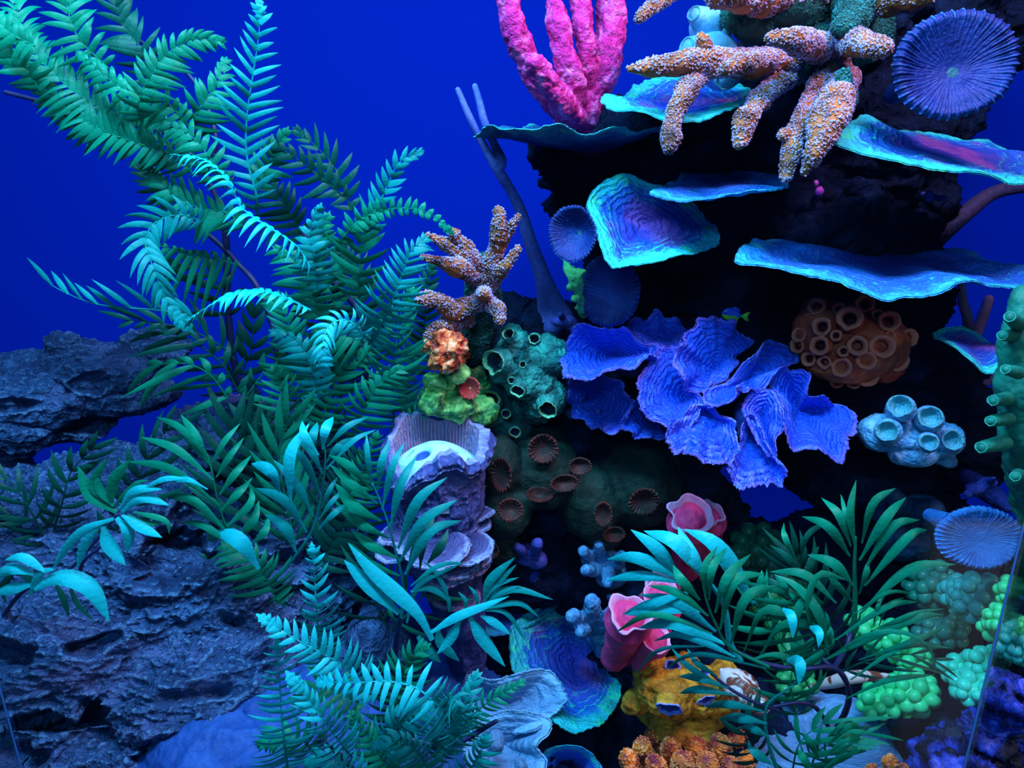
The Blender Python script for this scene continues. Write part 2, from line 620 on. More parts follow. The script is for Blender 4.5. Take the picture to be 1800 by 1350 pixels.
def leaflet(g, base, D, T, N, length, w, curl, hang, bw, prof, rs):
    s = SK[:, None]
    c = base + D * (length * s) + T * (length * curl * s ** 2) - np.array([0, 0, 1.0]) * (length * hang * s ** 2) - N * (length * hang * 0.5 * s ** 2) + N * (0.10 * length * np.sin(s * 3.1))
    d = nrm(np.gradient(c, axis=0))
    tw = rs * 0.5
    wd = nrm(np.cross(d, N))
    N2 = nrm(np.cross(wd, d))
    wd2 = nrm(wd * math.cos(tw) + N2 * math.sin(tw)); N3 = nrm(np.cross(wd2, d))
    x = SK
    up = np.clip(x / prof, 0, 1); up = up * up * (3 - 2 * up)
    dn = 1 - np.clip((x - prof) / (1 - prof), 0, 1) ** 2.1
    ww = w * np.where(x < prof, bw + (1 - bw) * up, dn) + w * 0.02
    leafstrip(g, c, wd2, N3, ww, fold=rng.uniform(-.12, .10), th=rng.uniform(.25, .45))


def frond(path, L0, L1, kind='fern', y=None, tilt=(0, 0, 0), tipw=None, stem=2.2, hang=None, sp=None, w=None, start=0.04, shape=None, curl=None, a0=None, a1=None, jit=0.10, n_over=None):
    """one frond: a rachis along path (base to tip) with leaflets to its left (L0) and right (L1), lengths in photo px"""
    k = dict(KINDS[kind])
    if hang is not None: k['hang'] = hang
    if sp: k['sp'] = sp
    if w: k['w'] = w
    if curl is not None: k['curl'] = curl
    if a0 is not None: k['a0'] = a0
    if a1 is not None: k['a1'] = a1
    p2 = np.array([(p[0], p[1], p[2] if len(p) > 2 else y) for p in path], float)
    c = W(p2)
    sc = float(np.mean([S(*p) for p in p2]))
    cc = spline(c, 60)
    length = np.linalg.norm(np.diff(cc, axis=0), axis=1).sum()
    g = Geo()
    rr = np.linspace(stem, 0.7, 60) * sc
    tube(g, cc, rr, 6, True, 0.35)
    n = max(4, int(length / (k['sp'] * sc)))
    us = np.linspace(start, 0.985 if kind == 'fern' else 1.0, n)
    tt = nrm(np.gradient(cc, axis=0))
    for u in us:
        i = u * 59
        pos = np.array([np.interp(i, np.arange(60), cc[:, a]) for a in range(3)])
        T = nrm([np.interp(i, np.arange(60), tt[:, a]) for a in range(3)])
        V = nrm(nrm(CAM - pos) + np.array(tilt))
        V = nrm(V - T * np.dot(V, T))
        Sd = np.cross(T, V)
        if kind == 'fern':
            pr = (0.55 + 0.45 * min(1, u * 4)) * (1 - 0.72 * max(0, (u - 0.35) / 0.65) ** 1.6)
        else:
            pr = (0.7 + 0.3 * min(1, u * 3)) * (1 - 0.28 * max(0, (u - 0.4) / 0.6) ** 1.5)
        if shape: pr = shape(u)
        al = math.radians(k['a0'] + (k['a1'] - k['a0']) * u ** 1.2)
        for side, LL in ((-1, L0), (1, L1)):
            if LL <= 0: continue
            l = LL * sc * pr * (1 + jit * rng.normal())
            a = al * (1 + 0.06 * rng.normal())
            D = nrm(math.cos(a) * T + math.sin(a) * side * Sd + V * rng.normal() * 0.06)
            ww = k['w'] * (0.92 if kind == 'fern' else 1.0) * sc * (0.75 + 0.25 * pr) * (1 + 0.08 * rng.normal())
            leaflet(g, pos + (T * (rng.random() - .5) * k['sp'] * .3 * sc), D, T, V, l, ww, k['curl'] + 0.06 * rng.normal(), k['hang'] + 0.04 * rng.normal(), k['bw'], k['prof'], rng.normal() * 0.5)
    if kind == 'fern' and k['term']:
        # the leaflets at the tip run together into one toothed blade
        T = tt[-1]; V = nrm(nrm(CAM - cc[-1]) + np.array(tilt)); V = nrm(V - T * np.dot(V, T))
        ll = (tipw or 26) * sc
        x = np.linspace(0, 1, 15)
        cl = cc[-1] - T * ll * 0.55 + T * (x[:, None] * ll * 1.1) - V * (x[:, None] ** 2 * ll * 0.2)
        zig = 1 + 0.35 * (np.arange(15) % 3 - 1)
        ww = ll * 0.26 * np.sin(np.clip(x * 1.25 + 0.15, 0, 3.14) ** 1.0 * 2.2).clip(0.04) * zig
        leafstrip(g, cl, np.broadcast_to(np.cross(T, V), cl.shape), np.broadcast_to(V, cl.shape), ww, 0.2)
    return g


def leaf(g, path, w, y=None, face=None, bw=0.35, prof=0.45, twist=0.0):
    """a single blade along a path of photo points, half width w px"""
    p2 = [(p[0], p[1], p[2] if len(p) > 2 else y) for p in path]
    c = spline(W(p2), 14)
    sc = float(np.mean([S(*p) for p in p2]))
    V = nrm(CAM - c.mean(0)) if face is None else nrm(face)
    d = nrm(np.gradient(c, axis=0))
    wd = nrm(np.cross(d, V)); N = nrm(np.cross(wd, d))
    if twist:
        a = np.linspace(0, twist, 14)[:, None]
        wd, N = wd * np.cos(a) + N * np.sin(a), N * np.cos(a) - wd * np.sin(a)
    x = np.linspace(0, 1, 14)
    up = np.clip(x / prof, 0, 1); up = up * up * (3 - 2 * up)
    dn = 1 - np.clip((x - prof) / (1 - prof), 0, 1) ** 2.0
    ww = w * sc * np.where(x < prof, bw + (1 - bw) * up, dn) + w * sc * 0.03
    leafstrip(g, c, wd, N, ww)
    return g


def cup(g, c, d, r, depth=1.6, wall=0.22, flare=1.06, sides=22, tone_in=1.0, tone_out=0.0, rimtone=0.5, h=0.8, seed=0, ragged=0.10):
    """an open cup standing on a surface: outside wall, rim, inside wall and floor"""
    d = nrm(d); a = nrm(np.cross(d, [0.3, 0.2, 1.0])); b = np.cross(d, a)
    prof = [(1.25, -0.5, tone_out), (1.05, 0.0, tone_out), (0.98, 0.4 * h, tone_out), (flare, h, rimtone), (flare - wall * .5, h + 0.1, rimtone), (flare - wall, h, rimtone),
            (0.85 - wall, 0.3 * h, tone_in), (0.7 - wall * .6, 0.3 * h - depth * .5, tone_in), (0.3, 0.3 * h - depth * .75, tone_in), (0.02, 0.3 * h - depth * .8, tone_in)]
    th = np.linspace(0, 2 * np.pi, sides, endpoint=False)
    rag = 1 + ragged * vnoise(np.stack([np.cos(th) * 2 + seed, np.sin(th) * 2, th * 0], 1), seed)
    v, tn = [], []
    for i, (x, z, t) in enumerate(prof):
        rr = r * x * (rag if 1 < i < 7 else 1)
        v.append(np.asarray(c) + (np.cos(th) * rr)[:, None] * a + (np.sin(th) * rr)[:, None] * b + d * r * z)
        tn += [t] * sides
    g.add(np.vstack(v), grid_quads(len(prof), sides), None, np.array(tn))
    return g

# ------------------------------------------------------------------ the setting: tank shell
def plain(name, col, rough=0.7, spec=0.2, emit=None, es=0.0):
    m = bpy.data.materials.new(name); m.use_nodes = True
    b = m.node_tree.nodes['Principled BSDF']
    b.inputs['Base Color'].default_value = (*col, 1); b.inputs['Roughness'].default_value = rough
    b.inputs['Specular IOR Level'].default_value = spec
    if emit:
        b.inputs['Emission Color'].default_value = (*emit, 1); b.inputs['Emission Strength'].default_value = es
    return m


def glass_mat(name, film=0.0, filmcol=(0.3, 0.3, 0.3)):
    m = bpy.data.materials.new(name); m.use_nodes = True
    N, L = m.node_tree.nodes, m.node_tree.links
    N.remove(N['Principled BSDF'])
    tr = N.new('ShaderNodeBsdfTransparent'); tr.inputs[0].default_value = (0.985, 0.995, 1, 1)
    gl = N.new('ShaderNodeBsdfGlossy'); gl.inputs['Roughness'].default_value = 0.02
    lw = N.new('ShaderNodeLayerWeight'); lw.inputs[0].default_value = 0.5
    pw = N.new('ShaderNodeMath'); pw.operation = 'POWER'; pw.inputs[1].default_value = 5.0
    L.new(lw.outputs['Facing'], pw.inputs[0])
    fr = N.new('ShaderNodeMath'); fr.operation = 'MULTIPLY_ADD'; fr.inputs[1].default_value = 0.9; fr.inputs[2].default_value = 0.04
    L.new(pw.outputs[0], fr.inputs[0])
    mx = N.new('ShaderNodeMixShader')
    L.new(fr.outputs[0], mx.inputs[0]); L.new(tr.outputs[0], mx.inputs[1]); L.new(gl.outputs[0], mx.inputs[2])
    out = mx.outputs[0]
    if film:
        df = N.new('ShaderNodeBsdfTranslucent'); df.inputs[0].default_value = (*filmcol, 1)
        m2 = N.new('ShaderNodeMixShader'); m2.inputs[0].default_value = film
        L.new(out, m2.inputs[1]); L.new(df.outputs[0], m2.inputs[2]); out = m2.outputs[0]
    L.new(out, N['Material Output'].inputs[0])
    return m


M_back = plain('blue_emissive_wall', (0.0, 0.012, 0.22), 0.9, 0.02, (0.0, 0.012, 0.42), 0.42)  # blue wall with a low even emission put into its colour
M_floor = mat('dark_substrate', [(0.3, (0.004, 0.008, 0.03)), (0.7, (0.01, 0.02, 0.07))], 60, bump=((90, 0.004, 'n'),))
M_seal = plain('clear_silicone', (0.06, 0.25, 0.75), 0.3, 0.6)
g = Geo(); box(g, (-1.6, 0.60, -0.02), (1.6, 0.62, 1.58)); struct('wall_back', g, M_back)
g = Geo(); box(g, (-1.6, -0.32, -0.03), (1.6, 0.60, 0.0)); struct('floor', g, M_floor)
M_reflector = plain('pale_reflector', (0.50, 0.48, 0.50), 0.9, 0.1)
g = Geo(); box(g, (0.64, -0.93, -0.3), (1.25, -0.90, 0.34)); struct('haze_reflector', g, M_reflector)  # panel added behind the camera so its reflection hazes the glass corner
area('reflector_light', (1.15, -0.50, 0.9), (0.95, -0.92, 0.1), 0.3, 6.0, (1.0, 0.9, 0.85))  # added light for the reflected panel, no lamp stands there
cl = P(24, 1265, -0.28); cr = P(1757, 1060, -0.28)
M_glass = glass_mat('tank_glass')
g = Geo(); box(g, (cl[0], -0.288, 0.0), (cr[0], -0.28, 1.08)); struct('window_1', g, M_glass)


def slab(a, b, z0, z1, th):
    a, b = np.array(a), np.array(b)
    d = nrm(b - a); n = np.array([-d[1], d[0]]) * th / 2
    v = [(*(p + s * n), z) for z in (z0, z1) for p, s in ((a, 1), (b, 1), (b, -1), (a, -1))]
    return Geo().add(v, [[0, 1, 2, 3], [7, 6, 5, 4], [0, 4, 5, 1], [1, 5, 6, 2], [2, 6, 7, 3], [3, 7, 4, 0]])


struct('window_2', slab((cl[0], -0.284), (cl[0] - 0.75, 0.58), 0, 1.08, 0.002), M_glass)
struct('window_3', slab((cr[0], -0.284), (cr[0] + 0.75, 0.58), 0, 1.08, 0.002), M_glass)
for nm, c in (('trim_1', cl), ('trim_2', cr)):
    g = Geo(); tube(g, np.array([[c[0], -0.284, z] for z in (0.0, 0.5, 0.8, 1.08)]), 0.0006, 8)
    struct(nm, g, M_seal, True)

# ------------------------------------------------------------------ rocks
M_rock = mat('blue_grey_lace_rock', [(0.3, (0.004, 0.018, 0.07)), (0.5, (0.014, 0.055, 0.16)), (0.68, (0.06, 0.14, 0.32))], 34, 10, 0.9,
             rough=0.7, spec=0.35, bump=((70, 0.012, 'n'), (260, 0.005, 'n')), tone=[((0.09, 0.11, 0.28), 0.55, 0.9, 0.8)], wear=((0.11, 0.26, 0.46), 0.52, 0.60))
M_dark = mat('dark_reef_rock', [(0.35, (0.001, 0.003, 0.012)), (0.6, (0.003, 0.010, 0.035)), (0.75, (0.010, 0.030, 0.10))], 22, 7, 0.3,
             rough=0.85, spec=0.1, bump=((45, 0.012, 'n'), (160, 0.004, 'n')))
M_slab = mat('smooth_blue_slab', [(0.35, (0.006, 0.04, 0.20)), (0.65, (0.02, 0.09, 0.34))], 30, 8, 0.8, rough=0.65, bump=((120, 0.0025, 'n'),))


def ells(lst):
    g = Geo()
    for e in lst:
        px, py, y, rx, rz = e[:5]
        ry = e[5] if len(e) > 5 else (rx + rz) / 2
        s = S(px, py, y)
        ball(g, P(px, py, y), (rx * s, ry * s, rz * s), 3)
    return g


def rockdisp(amp, freq, dents=(), layer=0.0, seed=0):
    def f(v, n):
        q = v * np.array([0.62, 0.8, 1.5]) @ np.array([[0.94, 0, 0.34], [0, 1, 0], [-0.34, 0, 0.94]])
        d = amp * fbm(q, freq, 5, seed, 0.55) + amp * 0.7 * fbm(q, freq * 2.2, 4, seed + 9, 0.55, True) + amp * .35 * fbm(q, freq * 7, 4, seed + 13, .7, True)
        pit = worley(q + 0.02 * fbm(q, 20, 2, seed + 4)[:, None], freq * 1.6, seed)
        d -= amp * 2.4 * np.clip(0.34 - pit, 0, 1) / 0.34 * (fbm(q, 6, 2, seed + 11) > -0.15)
        tone = fbm(q, freq * 1.3, 3, seed + 21) * 0.5 + 0.5
        w = v + n * d[:, None]
        for (px, py, y, rx, rz, dep) in dents:
            c = P(px, py, y); s = S(px, py, y)
            e = (((v[:, 0] - c[0]) / (rx * s)) ** 2 + ((v[:, 2] - c[2]) / (rz * s)) ** 2) * (1 + 0.9 * fbm(v, 45, 3, 77)) + 0.35 * fbm(v, 90, 3, 78)
            k = 1 / (1 + np.exp((e - 1) * 6))
            view = nrm(v - CAM)
            m = (n * view).sum(1) < 0
            w = w + view * (k * dep * m)[:, None]
        return w, tone
    return f


def rock(name, lst, label, m=None, vox=0.0035, amp=0.012, freq=14, dents=(), seed=0, cat='rock', smooth=6, group=None):
    g = blob(ells(lst), vox, smooth, rockdisp(amp, freq, dents, seed=seed))
    return solo(name, g, m or M_rock, label, cat, group=group)


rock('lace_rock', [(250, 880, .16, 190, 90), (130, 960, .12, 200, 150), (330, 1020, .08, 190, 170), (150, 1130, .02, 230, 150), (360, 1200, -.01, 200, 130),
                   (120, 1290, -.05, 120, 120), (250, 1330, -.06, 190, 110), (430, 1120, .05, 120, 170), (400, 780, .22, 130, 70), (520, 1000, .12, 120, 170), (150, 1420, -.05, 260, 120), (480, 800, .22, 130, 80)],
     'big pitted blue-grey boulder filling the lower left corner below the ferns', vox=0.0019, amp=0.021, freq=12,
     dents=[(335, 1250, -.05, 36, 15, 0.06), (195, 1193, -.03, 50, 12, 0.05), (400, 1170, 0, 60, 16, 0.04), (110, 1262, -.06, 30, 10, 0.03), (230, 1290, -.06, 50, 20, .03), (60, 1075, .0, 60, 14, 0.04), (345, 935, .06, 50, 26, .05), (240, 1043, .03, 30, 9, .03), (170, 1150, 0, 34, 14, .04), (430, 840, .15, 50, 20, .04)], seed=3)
rock('lace_rock', [(60, 690, .26, 130, 62), (170, 650, .28, 110, 46), (270, 610, .30, 60, 34), (110, 610, .28, 28, 20), (10, 740, .24, 110, 60), (-80, 700, .24, 110, 80), (200, 690, .28, 100, 40), (-60, 860, .22, 120, 120, 60), (140, 745, .26, 60, 26)],
     'upper rock ledge jutting in from the left edge above the boulder, against blue water', vox=0.002, amp=0.012, freq=15, seed=11,
     dents=[(200, 735, .26, 60, 14, .03), (30, 700, .22, 60, 10, .02), (175, 660, .25, 24, 12, .02)])
rock('stone_slab', [(430, 1330, -.10, 170, 70), (520, 1260, -.06, 130, 70), (330, 1370, -.11, 120, 50), (600, 1340, -.08, 150, 90)],
     'smooth flat blue stone under the front fern at the bottom edge', M_slab, 0.0025, 0.007, 12, seed=5)
rock('pale_pebble', [(432, 678, .2, 16, 14), (446, 690, .2, 12, 9)], 'small pale round stone on top of the boulder beside the fern stems', M_rock, 0.0015, 0.003, 40, seed=8)
rock('grey_stone', [(650, 1130, .02, 40, 60), (655, 1090, .03, 24, 34), (628, 1160, .02, 40, 50), (690, 1150, .03, 40, 60), (650, 1230, .02, 80, 60)], 'upright grey wedge of rock behind the front fern, left of the stump', None, 0.0022, 0.004, 16, seed=14)
rock('rubble_rock', [(760, 1240, .06, 130, 70), (640, 1260, .04, 120, 60), (760, 1330, .02, 160, 60)], 'low rubble stone at the foot of the stump behind the front fern', M_slab, 0.004, 0.008, 16, seed=15)

REEF = [
    (1040, 278, .30, 100, 45), (1180, 250, .30, 130, 80), (1360, 210, .34, 160, 120), (1530, 220, .34, 120, 150), (1600, 330, .36, 60, 90), (1480, 60, .34, 140, 100), (1000, 325, .30, 42, 22), (1640, 60, .36, 90, 130), (1730, 60, .38, 60, 90), (1640, 210, .36, 80, 60),
    (1180, 380, .32, 160, 100), (1380, 380, .34, 190, 110), (1530, 440, .34, 110, 100), (1100, 480, .33, 70, 90), (1250, 520, .33, 150, 80), (1440, 520, .34, 150, 80), (1580, 540, .34, 80, 60), (1010, 350, .3, 50, 30),
    (1080, 640, .30, 110, 70), (1260, 660, .30, 180, 100), (1480, 640, .32, 160, 80), (1640, 640, .33, 90, 50), (1600, 720, .30, 140, 80), (1150, 740, .28, 150, 80), (950, 590, .27, 110, 45), (880, 560, .26, 50, 22), (1400, 770, .30, 90, 60), (1690, 780, .28, 90, 80), (1520, 830, .28, 130, 50),
    (880, 640, .22, 60, 70), (880, 760, .2, 70, 100), (1010, 800, .22, 130, 130), (1150, 860, .24, 110, 110), (930, 930, .2, 110, 120), (1090, 970, .22, 150, 100), (1240, 900, .27, 60, 60), (1230, 1000, .24, 120, 80), (820, 720, .2, 40, 80),
    (1330, 1010, .26, 120, 70), (1480, 1000, .27, 140, 90), (1600, 940, .27, 110, 90), (1640, 1060, .22, 120, 110), (1400, 1120, .2, 140, 110), (1560, 1180, .16, 150, 100), (1700, 1180, .14, 110, 110), (1720, 1000, .24, 60, 90), (1640, 1270, .08, 160, 70),
    (1000, 1130, .28, 150, 100), (1000, 1260, .20, 170, 110), (1200, 1260, .12, 170, 90), (1150, 1120, .16, 110, 90), (1330, 1290, .06, 150, 70), (900, 1300, .06, 140, 70), (1150, 1400, .05, 300, 60),
]
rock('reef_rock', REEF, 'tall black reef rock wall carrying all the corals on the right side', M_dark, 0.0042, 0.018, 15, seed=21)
M_smooth = mat('pale_blue_smooth_rock', [(0.35, (0.10, 0.26, 0.52)), (0.65, (0.20, 0.42, 0.72))], 14, 8, 1.0, rough=0.7, streak=(2, 6, 20), bump=((60, 0.003, 'n'),))
rock('smooth_boulder', [(1470, 1310, .02, 90, 80), (1420, 1280, .05, 70, 70), (1500, 1360, .0, 90, 70), (1400, 1350, .0, 100, 60)],
     'smooth pale blue boulder under the right palm plant at the bottom', M_smooth, 0.0025, 0.004, 8, seed=31)

# ------------------------------------------------------------------ plate corals
BL = ((0.005, 0.03, 0.22), (0.01, 0.12, 0.62), (0.02, 0.50, 0.85), (0.02, 0.62, 0.42))
PM = {}
PM['a'] = plate_mat('plate_blue_cyan_rim', *BL, seed=1.0)
PM['b'] = plate_mat('plate_blue_pink_patch', (0.02, 0.04, 0.4), (0.01, 0.12, 0.60), (0.02, 0.60, 0.62), (0.03, 0.78, 0.42), patch=(0.20, 0.07, 0.42), seed=3.0, lines=9, linew=(0.54, 0.64), rimpos=.80)
PM['c'] = plate_mat('plate_dim_teal', (0.004, 0.04, 0.16), (0.006, 0.08, 0.25), (0.02, 0.45, 0.45), (0.02, 0.50, 0.35), seed=5.0, rimpos=0.955)
PM['d'] = plate_mat('plate_long_blue', (0.005, 0.03, 0.25), (0.01, 0.16, 0.70), (0.03, 0.48, 0.95), (0.03, 0.65, 0.62), seed=7.0, lines=14, rimpos=0.9)
PM['e'] = plate_mat('plate_blue_grey', (0.10, 0.28, 0.50), (0.12, 0.36, 0.62), (0.20, 0.52, 0.80), (0.16, 0.48, 0.75), seed=8.0, lines=5)


def plate_coral(rim, cen, m, label, **k):
    g = plate(rim, cen, **k)
    return solo('plate_coral', g, PM[m], label, 'coral', loc=P(cen[0], cen[1], cen[2] + .04), group='thin plate corals on the reef')


plate_coral([(838, 236, .13), (852, 222, .08), (880, 226, .05), (905, 220, .04), (935, 232, .04), (975, 226, .05), (1010, 231, .06), (1060, 226, .08), (1120, 228, .12), (1180, 226, .2), (1120, 222, .32), (1000, 224, .34), (900, 226, .25)],
            (1040, 268, .24), 'c', 'flat dark teal plate coral below the pink finger sponge', amp=.006, jag=.03, ruf=.003, rufn=11, seed=2)
plate_coral([(1056, 166, .11), (1085, 190, .07), (1130, 197, .05), (1180, 208, .05), (1240, 207, .06), (1300, 186, .10), (1330, 165, .2), (1250, 135, .33), (1180, 135, .31), (1130, 148, .26), (1090, 168, .18)],
            (1200, 188, .2), 'b', 'cyan and green plate coral between the pink sponge and hanging staghorn branch', amp=.006, seed=4, jag=.05)
plate_coral([(1470, 246, .06), (1482, 220, .09), (1510, 208, .13), (1560, 226, .17), (1620, 232, .2), (1700, 244, .22), (1790, 262, .24), (1880, 290, .2), (1880, 330, .12), (1800, 322, .07), (1700, 306, .05), (1620, 296, .04), (1550, 280, .04), (1500, 262, .04)],
            (1640, 262, .15), 'b', 'long pink and cyan plate coral sloping to the right edge under the big mushroom coral', amp=.004, seed=6, ruf=.002, th=.005)
plate_coral([(1030, 368, .09), (1040, 335, .10), (1085, 310, .12), (1130, 316, .14), (1190, 336, .16), (1235, 372, .17), (1266, 415, .14), (1250, 436, .11), (1200, 446, .07), (1150, 458, .05), (1110, 463, .04), (1074, 472, .03), (1054, 440, .04), (1046, 402, .06)],
            (1130, 395, .125), 'b', 'heart-shaped blue plate coral with green edge and pink patch', amp=.006, seed=9, bulge=0.0)
plate_coral([(1145, 338, .09), (1175, 352, .06), (1230, 355, .05), (1290, 343, .05), (1366, 334, .09), (1385, 320, .2), (1350, 292, .32), (1280, 288, .32), (1210, 300, .26), (1175, 325, .16)],
            (1270, 322, .2), 'd', 'small blue shelf plate coral just above the heart-shaped one', amp=.006, seed=12)
plate_coral([(1292, 462, .06), (1320, 424, .12), (1345, 421, .17), (1420, 428, .28), (1560, 436, .33), (1680, 440, .3), (1760, 462, .2), (1830, 470, .15), (1850, 505, .1), (1760, 502, .07), (1700, 495, .06), (1640, 512, .04), (1570, 524, .03), (1530, 520, .03), (1470, 500, .03), (1420, 482, .04), (1350, 472, .05)],
            (1560, 462, .2), 'd', 'widest bright blue plate coral above the orange cup coral', amp=.005, seed=15, na=420, th=.005)
plate_coral([(1640, 585, .16), (1690, 575, .16), (1740, 600, .14), (1785, 602, .12), (1795, 632, .07), (1745, 650, .05), (1700, 628, .06), (1660, 604, .09)],
            (1700, 606, .12), 'b', 'small blue plate coral by the pink stalks at the right', amp=.006, seed=18)
plate_coral([(896, 1110, .09), (930, 1078, .13), (985, 1062, .17), (1040, 1085, .17), (1075, 1130, .15), (1092, 1190, .11), (1080, 1250, .04), (1020, 1290, .00), (975, 1272, .0), (950, 1240, .02), (905, 1180, .05)],
            (1010, 1170, .13), 'b', 'fan-shaped blue plate coral with green growth lines below the pink tube sponge', amp=.005, seed=21, bulge=0.0)
plate_coral([(845, 1060, .17), (900, 1030, .2), (960, 1012, .22), (997, 1030, .2), (985, 1060, .15), (930, 1098, .11), (865, 1120, .09), (830, 1090, .12)],
            (915, 1062, .18), 'a', 'dim blue plate coral tucked behind the small palm', amp=.004, seed=24)
plate_coral([(960, 1320, .0), (1010, 1310, .0), (1045, 1330, .0), (1060, 1370, -.02), (1000, 1400, -.04), (940, 1380, -.03)], (1000, 1350, .03), 'a', 'small blue plate coral cut off by the bottom edge', amp=.004, seed=25)
th = thing('leather_coral', 'pale blue-grey leather coral with folded lobes at the bottom edge', 'coral', P(890, 1290, .03))
for rim, cen, sd in (([(822, 1188, .02), (870, 1196, .01), (920, 1180, .02), (965, 1178, .03), (992, 1212, .02), (996, 1234, .01), (968, 1262, .0), (945, 1280, -.02), (900, 1290, -.02), (850, 1270, .0), (815, 1230, .02)], (900, 1235, .03), 27),
                     ([(845, 1262, -.01), (900, 1250, -.01), (960, 1262, -.01), (965, 1290, -.03), (945, 1312, -.04), (960, 1340, -.05), (930, 1390, -.07), (850, 1390, -.07), (815, 1330, -.04), (820, 1290, -.02)], (890, 1310, -.01), 28)):
    part('lobe', plate(rim, cen, amp=.007, ruf=.003, rufn=5, seed=sd, th=.008, jag=.05, ridge=.0006, ridgef=70), PM['e'], th)
for c, r in (((870, 1305, -.05), 18), ((915, 1345, -.07), 16), ((850, 1345, -.07), 20)):
    g = Geo(); ball(g, P(*c), r * S(*c), 3)
    part('knob', blob(g, .0012, 2, lambda v, n: v + n * (0.006 * fbm(v, 60, 4, 4))[:, None]), PM['e'], th)

# ------------------------------------------------------------------ violet ruffled coral
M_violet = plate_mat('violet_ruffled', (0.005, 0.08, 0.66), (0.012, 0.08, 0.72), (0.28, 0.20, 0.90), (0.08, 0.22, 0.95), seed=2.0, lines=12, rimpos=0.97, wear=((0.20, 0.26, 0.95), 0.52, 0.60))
th = thing('ruffled_coral', 'large violet-blue ruffled lettuce coral in the middle of the reef', 'coral', P(1260, 720, .2))
LOBES = [
    ([(1049, 576, .12), (1095, 583, .12), (1156, 614, .1), (1136, 635, .06), (1066, 652, .05), (1000, 675, .06), (988, 625, .12), (1005, 593, .14)], (1080, 628, .15), 1, .0012),
    ([(1104, 572, .16), (1139, 560, .17), (1157, 549, .18), (1202, 567, .18), (1219, 583, .17), (1205, 615, .12), (1162, 618, .11), (1121, 598, .13)], (1170, 600, .17), 2, .0022),
    ([(1243, 556, .14), (1272, 560, .16), (1298, 578, .17), (1311, 601, .17), (1298, 627, .15), (1280, 661, .12), (1250, 682, .09), (1231, 692, .08), (1202, 676, .07), (1189, 647, .07), (1184, 615, .08), (1205, 598, .09), (1217, 575, .11)], (1252, 650, .13), 3, .0014),
    ([(1150, 618, .10), (1185, 606, .11), (1206, 640, .10), (1210, 680, .09), (1235, 705, .07), (1218, 745, .05), (1179, 773, .04), (1162, 750, .05), (1139, 733, .05), (1118, 707, .06), (1116, 670, .07), (1136, 648, .08)], (1205, 698, .10), 4, .0018),
    ([(1118, 705, .09), (1145, 738, .09), (1172, 772, .08), (1124, 769, .07), (1098, 754, .07), (1093, 734, .08), (1105, 717, .09)], (1150, 732, .12), 5, .0010),
    ([(1225, 708, .06), (1262, 722, .05), (1292, 748, .04), (1302, 786, .02), (1286, 814, .01), (1249, 815, .0), (1220, 802, .0), (1202, 790, .01), (1185, 796, .01), (1173, 777, .02), (1185, 749, .03), (1206, 726, .05)], (1242, 722, .08), 6, .0030),
    ([(1306, 742, .06), (1329, 737, .06), (1345, 771, .03), (1358, 800, .02), (1380, 822, .01), (1377, 848, .01), (1332, 852, .0), (1306, 861, .0), (1283, 838, .01), (1276, 812, .02), (1298, 789, .04)], (1318, 762, .08), 7, .0028),
    ([(1352, 680, .08), (1372, 700, .06), (1376, 728, .04), (1368, 760, .03), (1362, 800, .02), (1340, 790, .03), (1318, 750, .05), (1304, 715, .07), (1322, 694, .08)], (1340, 735, .09), 8, .0022),
    ([(1240, 694, .08), (1289, 656, .10), (1333, 617, .13), (1345, 604, .15), (1370, 604, .16), (1398, 618, .16), (1400, 638, .14), (1366, 656, .11), (1354, 668, .1), (1329, 692, .08), (1292, 688, .05), (1286, 712, .04), (1264, 717, .04), (1238, 712, .06)], (1310, 672, .12), 9, .0020),
    ([(1367, 645, .12), (1392, 646, .12), (1418, 662, .11), (1421, 688, .09), (1462, 700, .10), (1492, 717, .10), (1510, 754, .07), (1488, 773, .05), (1482, 808, .03), (1451, 802, .03), (1425, 785, .04), (1388, 788, .04), (1372, 745, .06), (1366, 713, .08), (1356, 672, .11)], (1405, 722, .13), 10, .0020),
    ([(1005, 660, .10), (1060, 655, .09), (1110, 700, .08), (1090, 755, .08), (1040, 750, .1), (1000, 720, .12)], (1050, 700, .14), 11, .0012),
]
for rim, cen, sd, rd in LOBES:
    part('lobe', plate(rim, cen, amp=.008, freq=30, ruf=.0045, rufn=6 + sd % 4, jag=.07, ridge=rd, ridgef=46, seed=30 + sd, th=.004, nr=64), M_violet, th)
g = Geo()
for a, b in (((1260, 700, .16), (1270, 700, .25)), ((1190, 680, .17), (1230, 690, .26)), ((1390, 725, .18), (1350, 700, .26)), ((1310, 760, .13), (1300, 710, .2)), ((1085, 640, .20), (1130, 660, .26)), ((1180, 605, .21), (1200, 640, .26))):
    tube(g, spline(W([a, b]), 10), 14 * S(*a), 12)
part('stalk', g, M_violet, th)

# ------------------------------------------------------------------ mushroom corals
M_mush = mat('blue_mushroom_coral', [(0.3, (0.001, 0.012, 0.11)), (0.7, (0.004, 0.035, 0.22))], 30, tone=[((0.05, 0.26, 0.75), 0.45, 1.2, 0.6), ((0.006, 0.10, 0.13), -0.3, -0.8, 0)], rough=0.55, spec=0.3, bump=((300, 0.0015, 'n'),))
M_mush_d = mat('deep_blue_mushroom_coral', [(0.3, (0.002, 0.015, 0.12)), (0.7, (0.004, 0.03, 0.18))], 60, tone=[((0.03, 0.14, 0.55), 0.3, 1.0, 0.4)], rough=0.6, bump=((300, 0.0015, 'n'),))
M_mush_l = mat('light_blue_mushroom_coral', [(0.3, (0.008, 0.09, 0.34)), (0.7, (0.03, 0.18, 0.5))], 40, tone=[((0.14, 0.45, 0.9), 0.35, 1.1, 0.5)], rough=0.55, bump=((300, 0.0015, 'n'),))


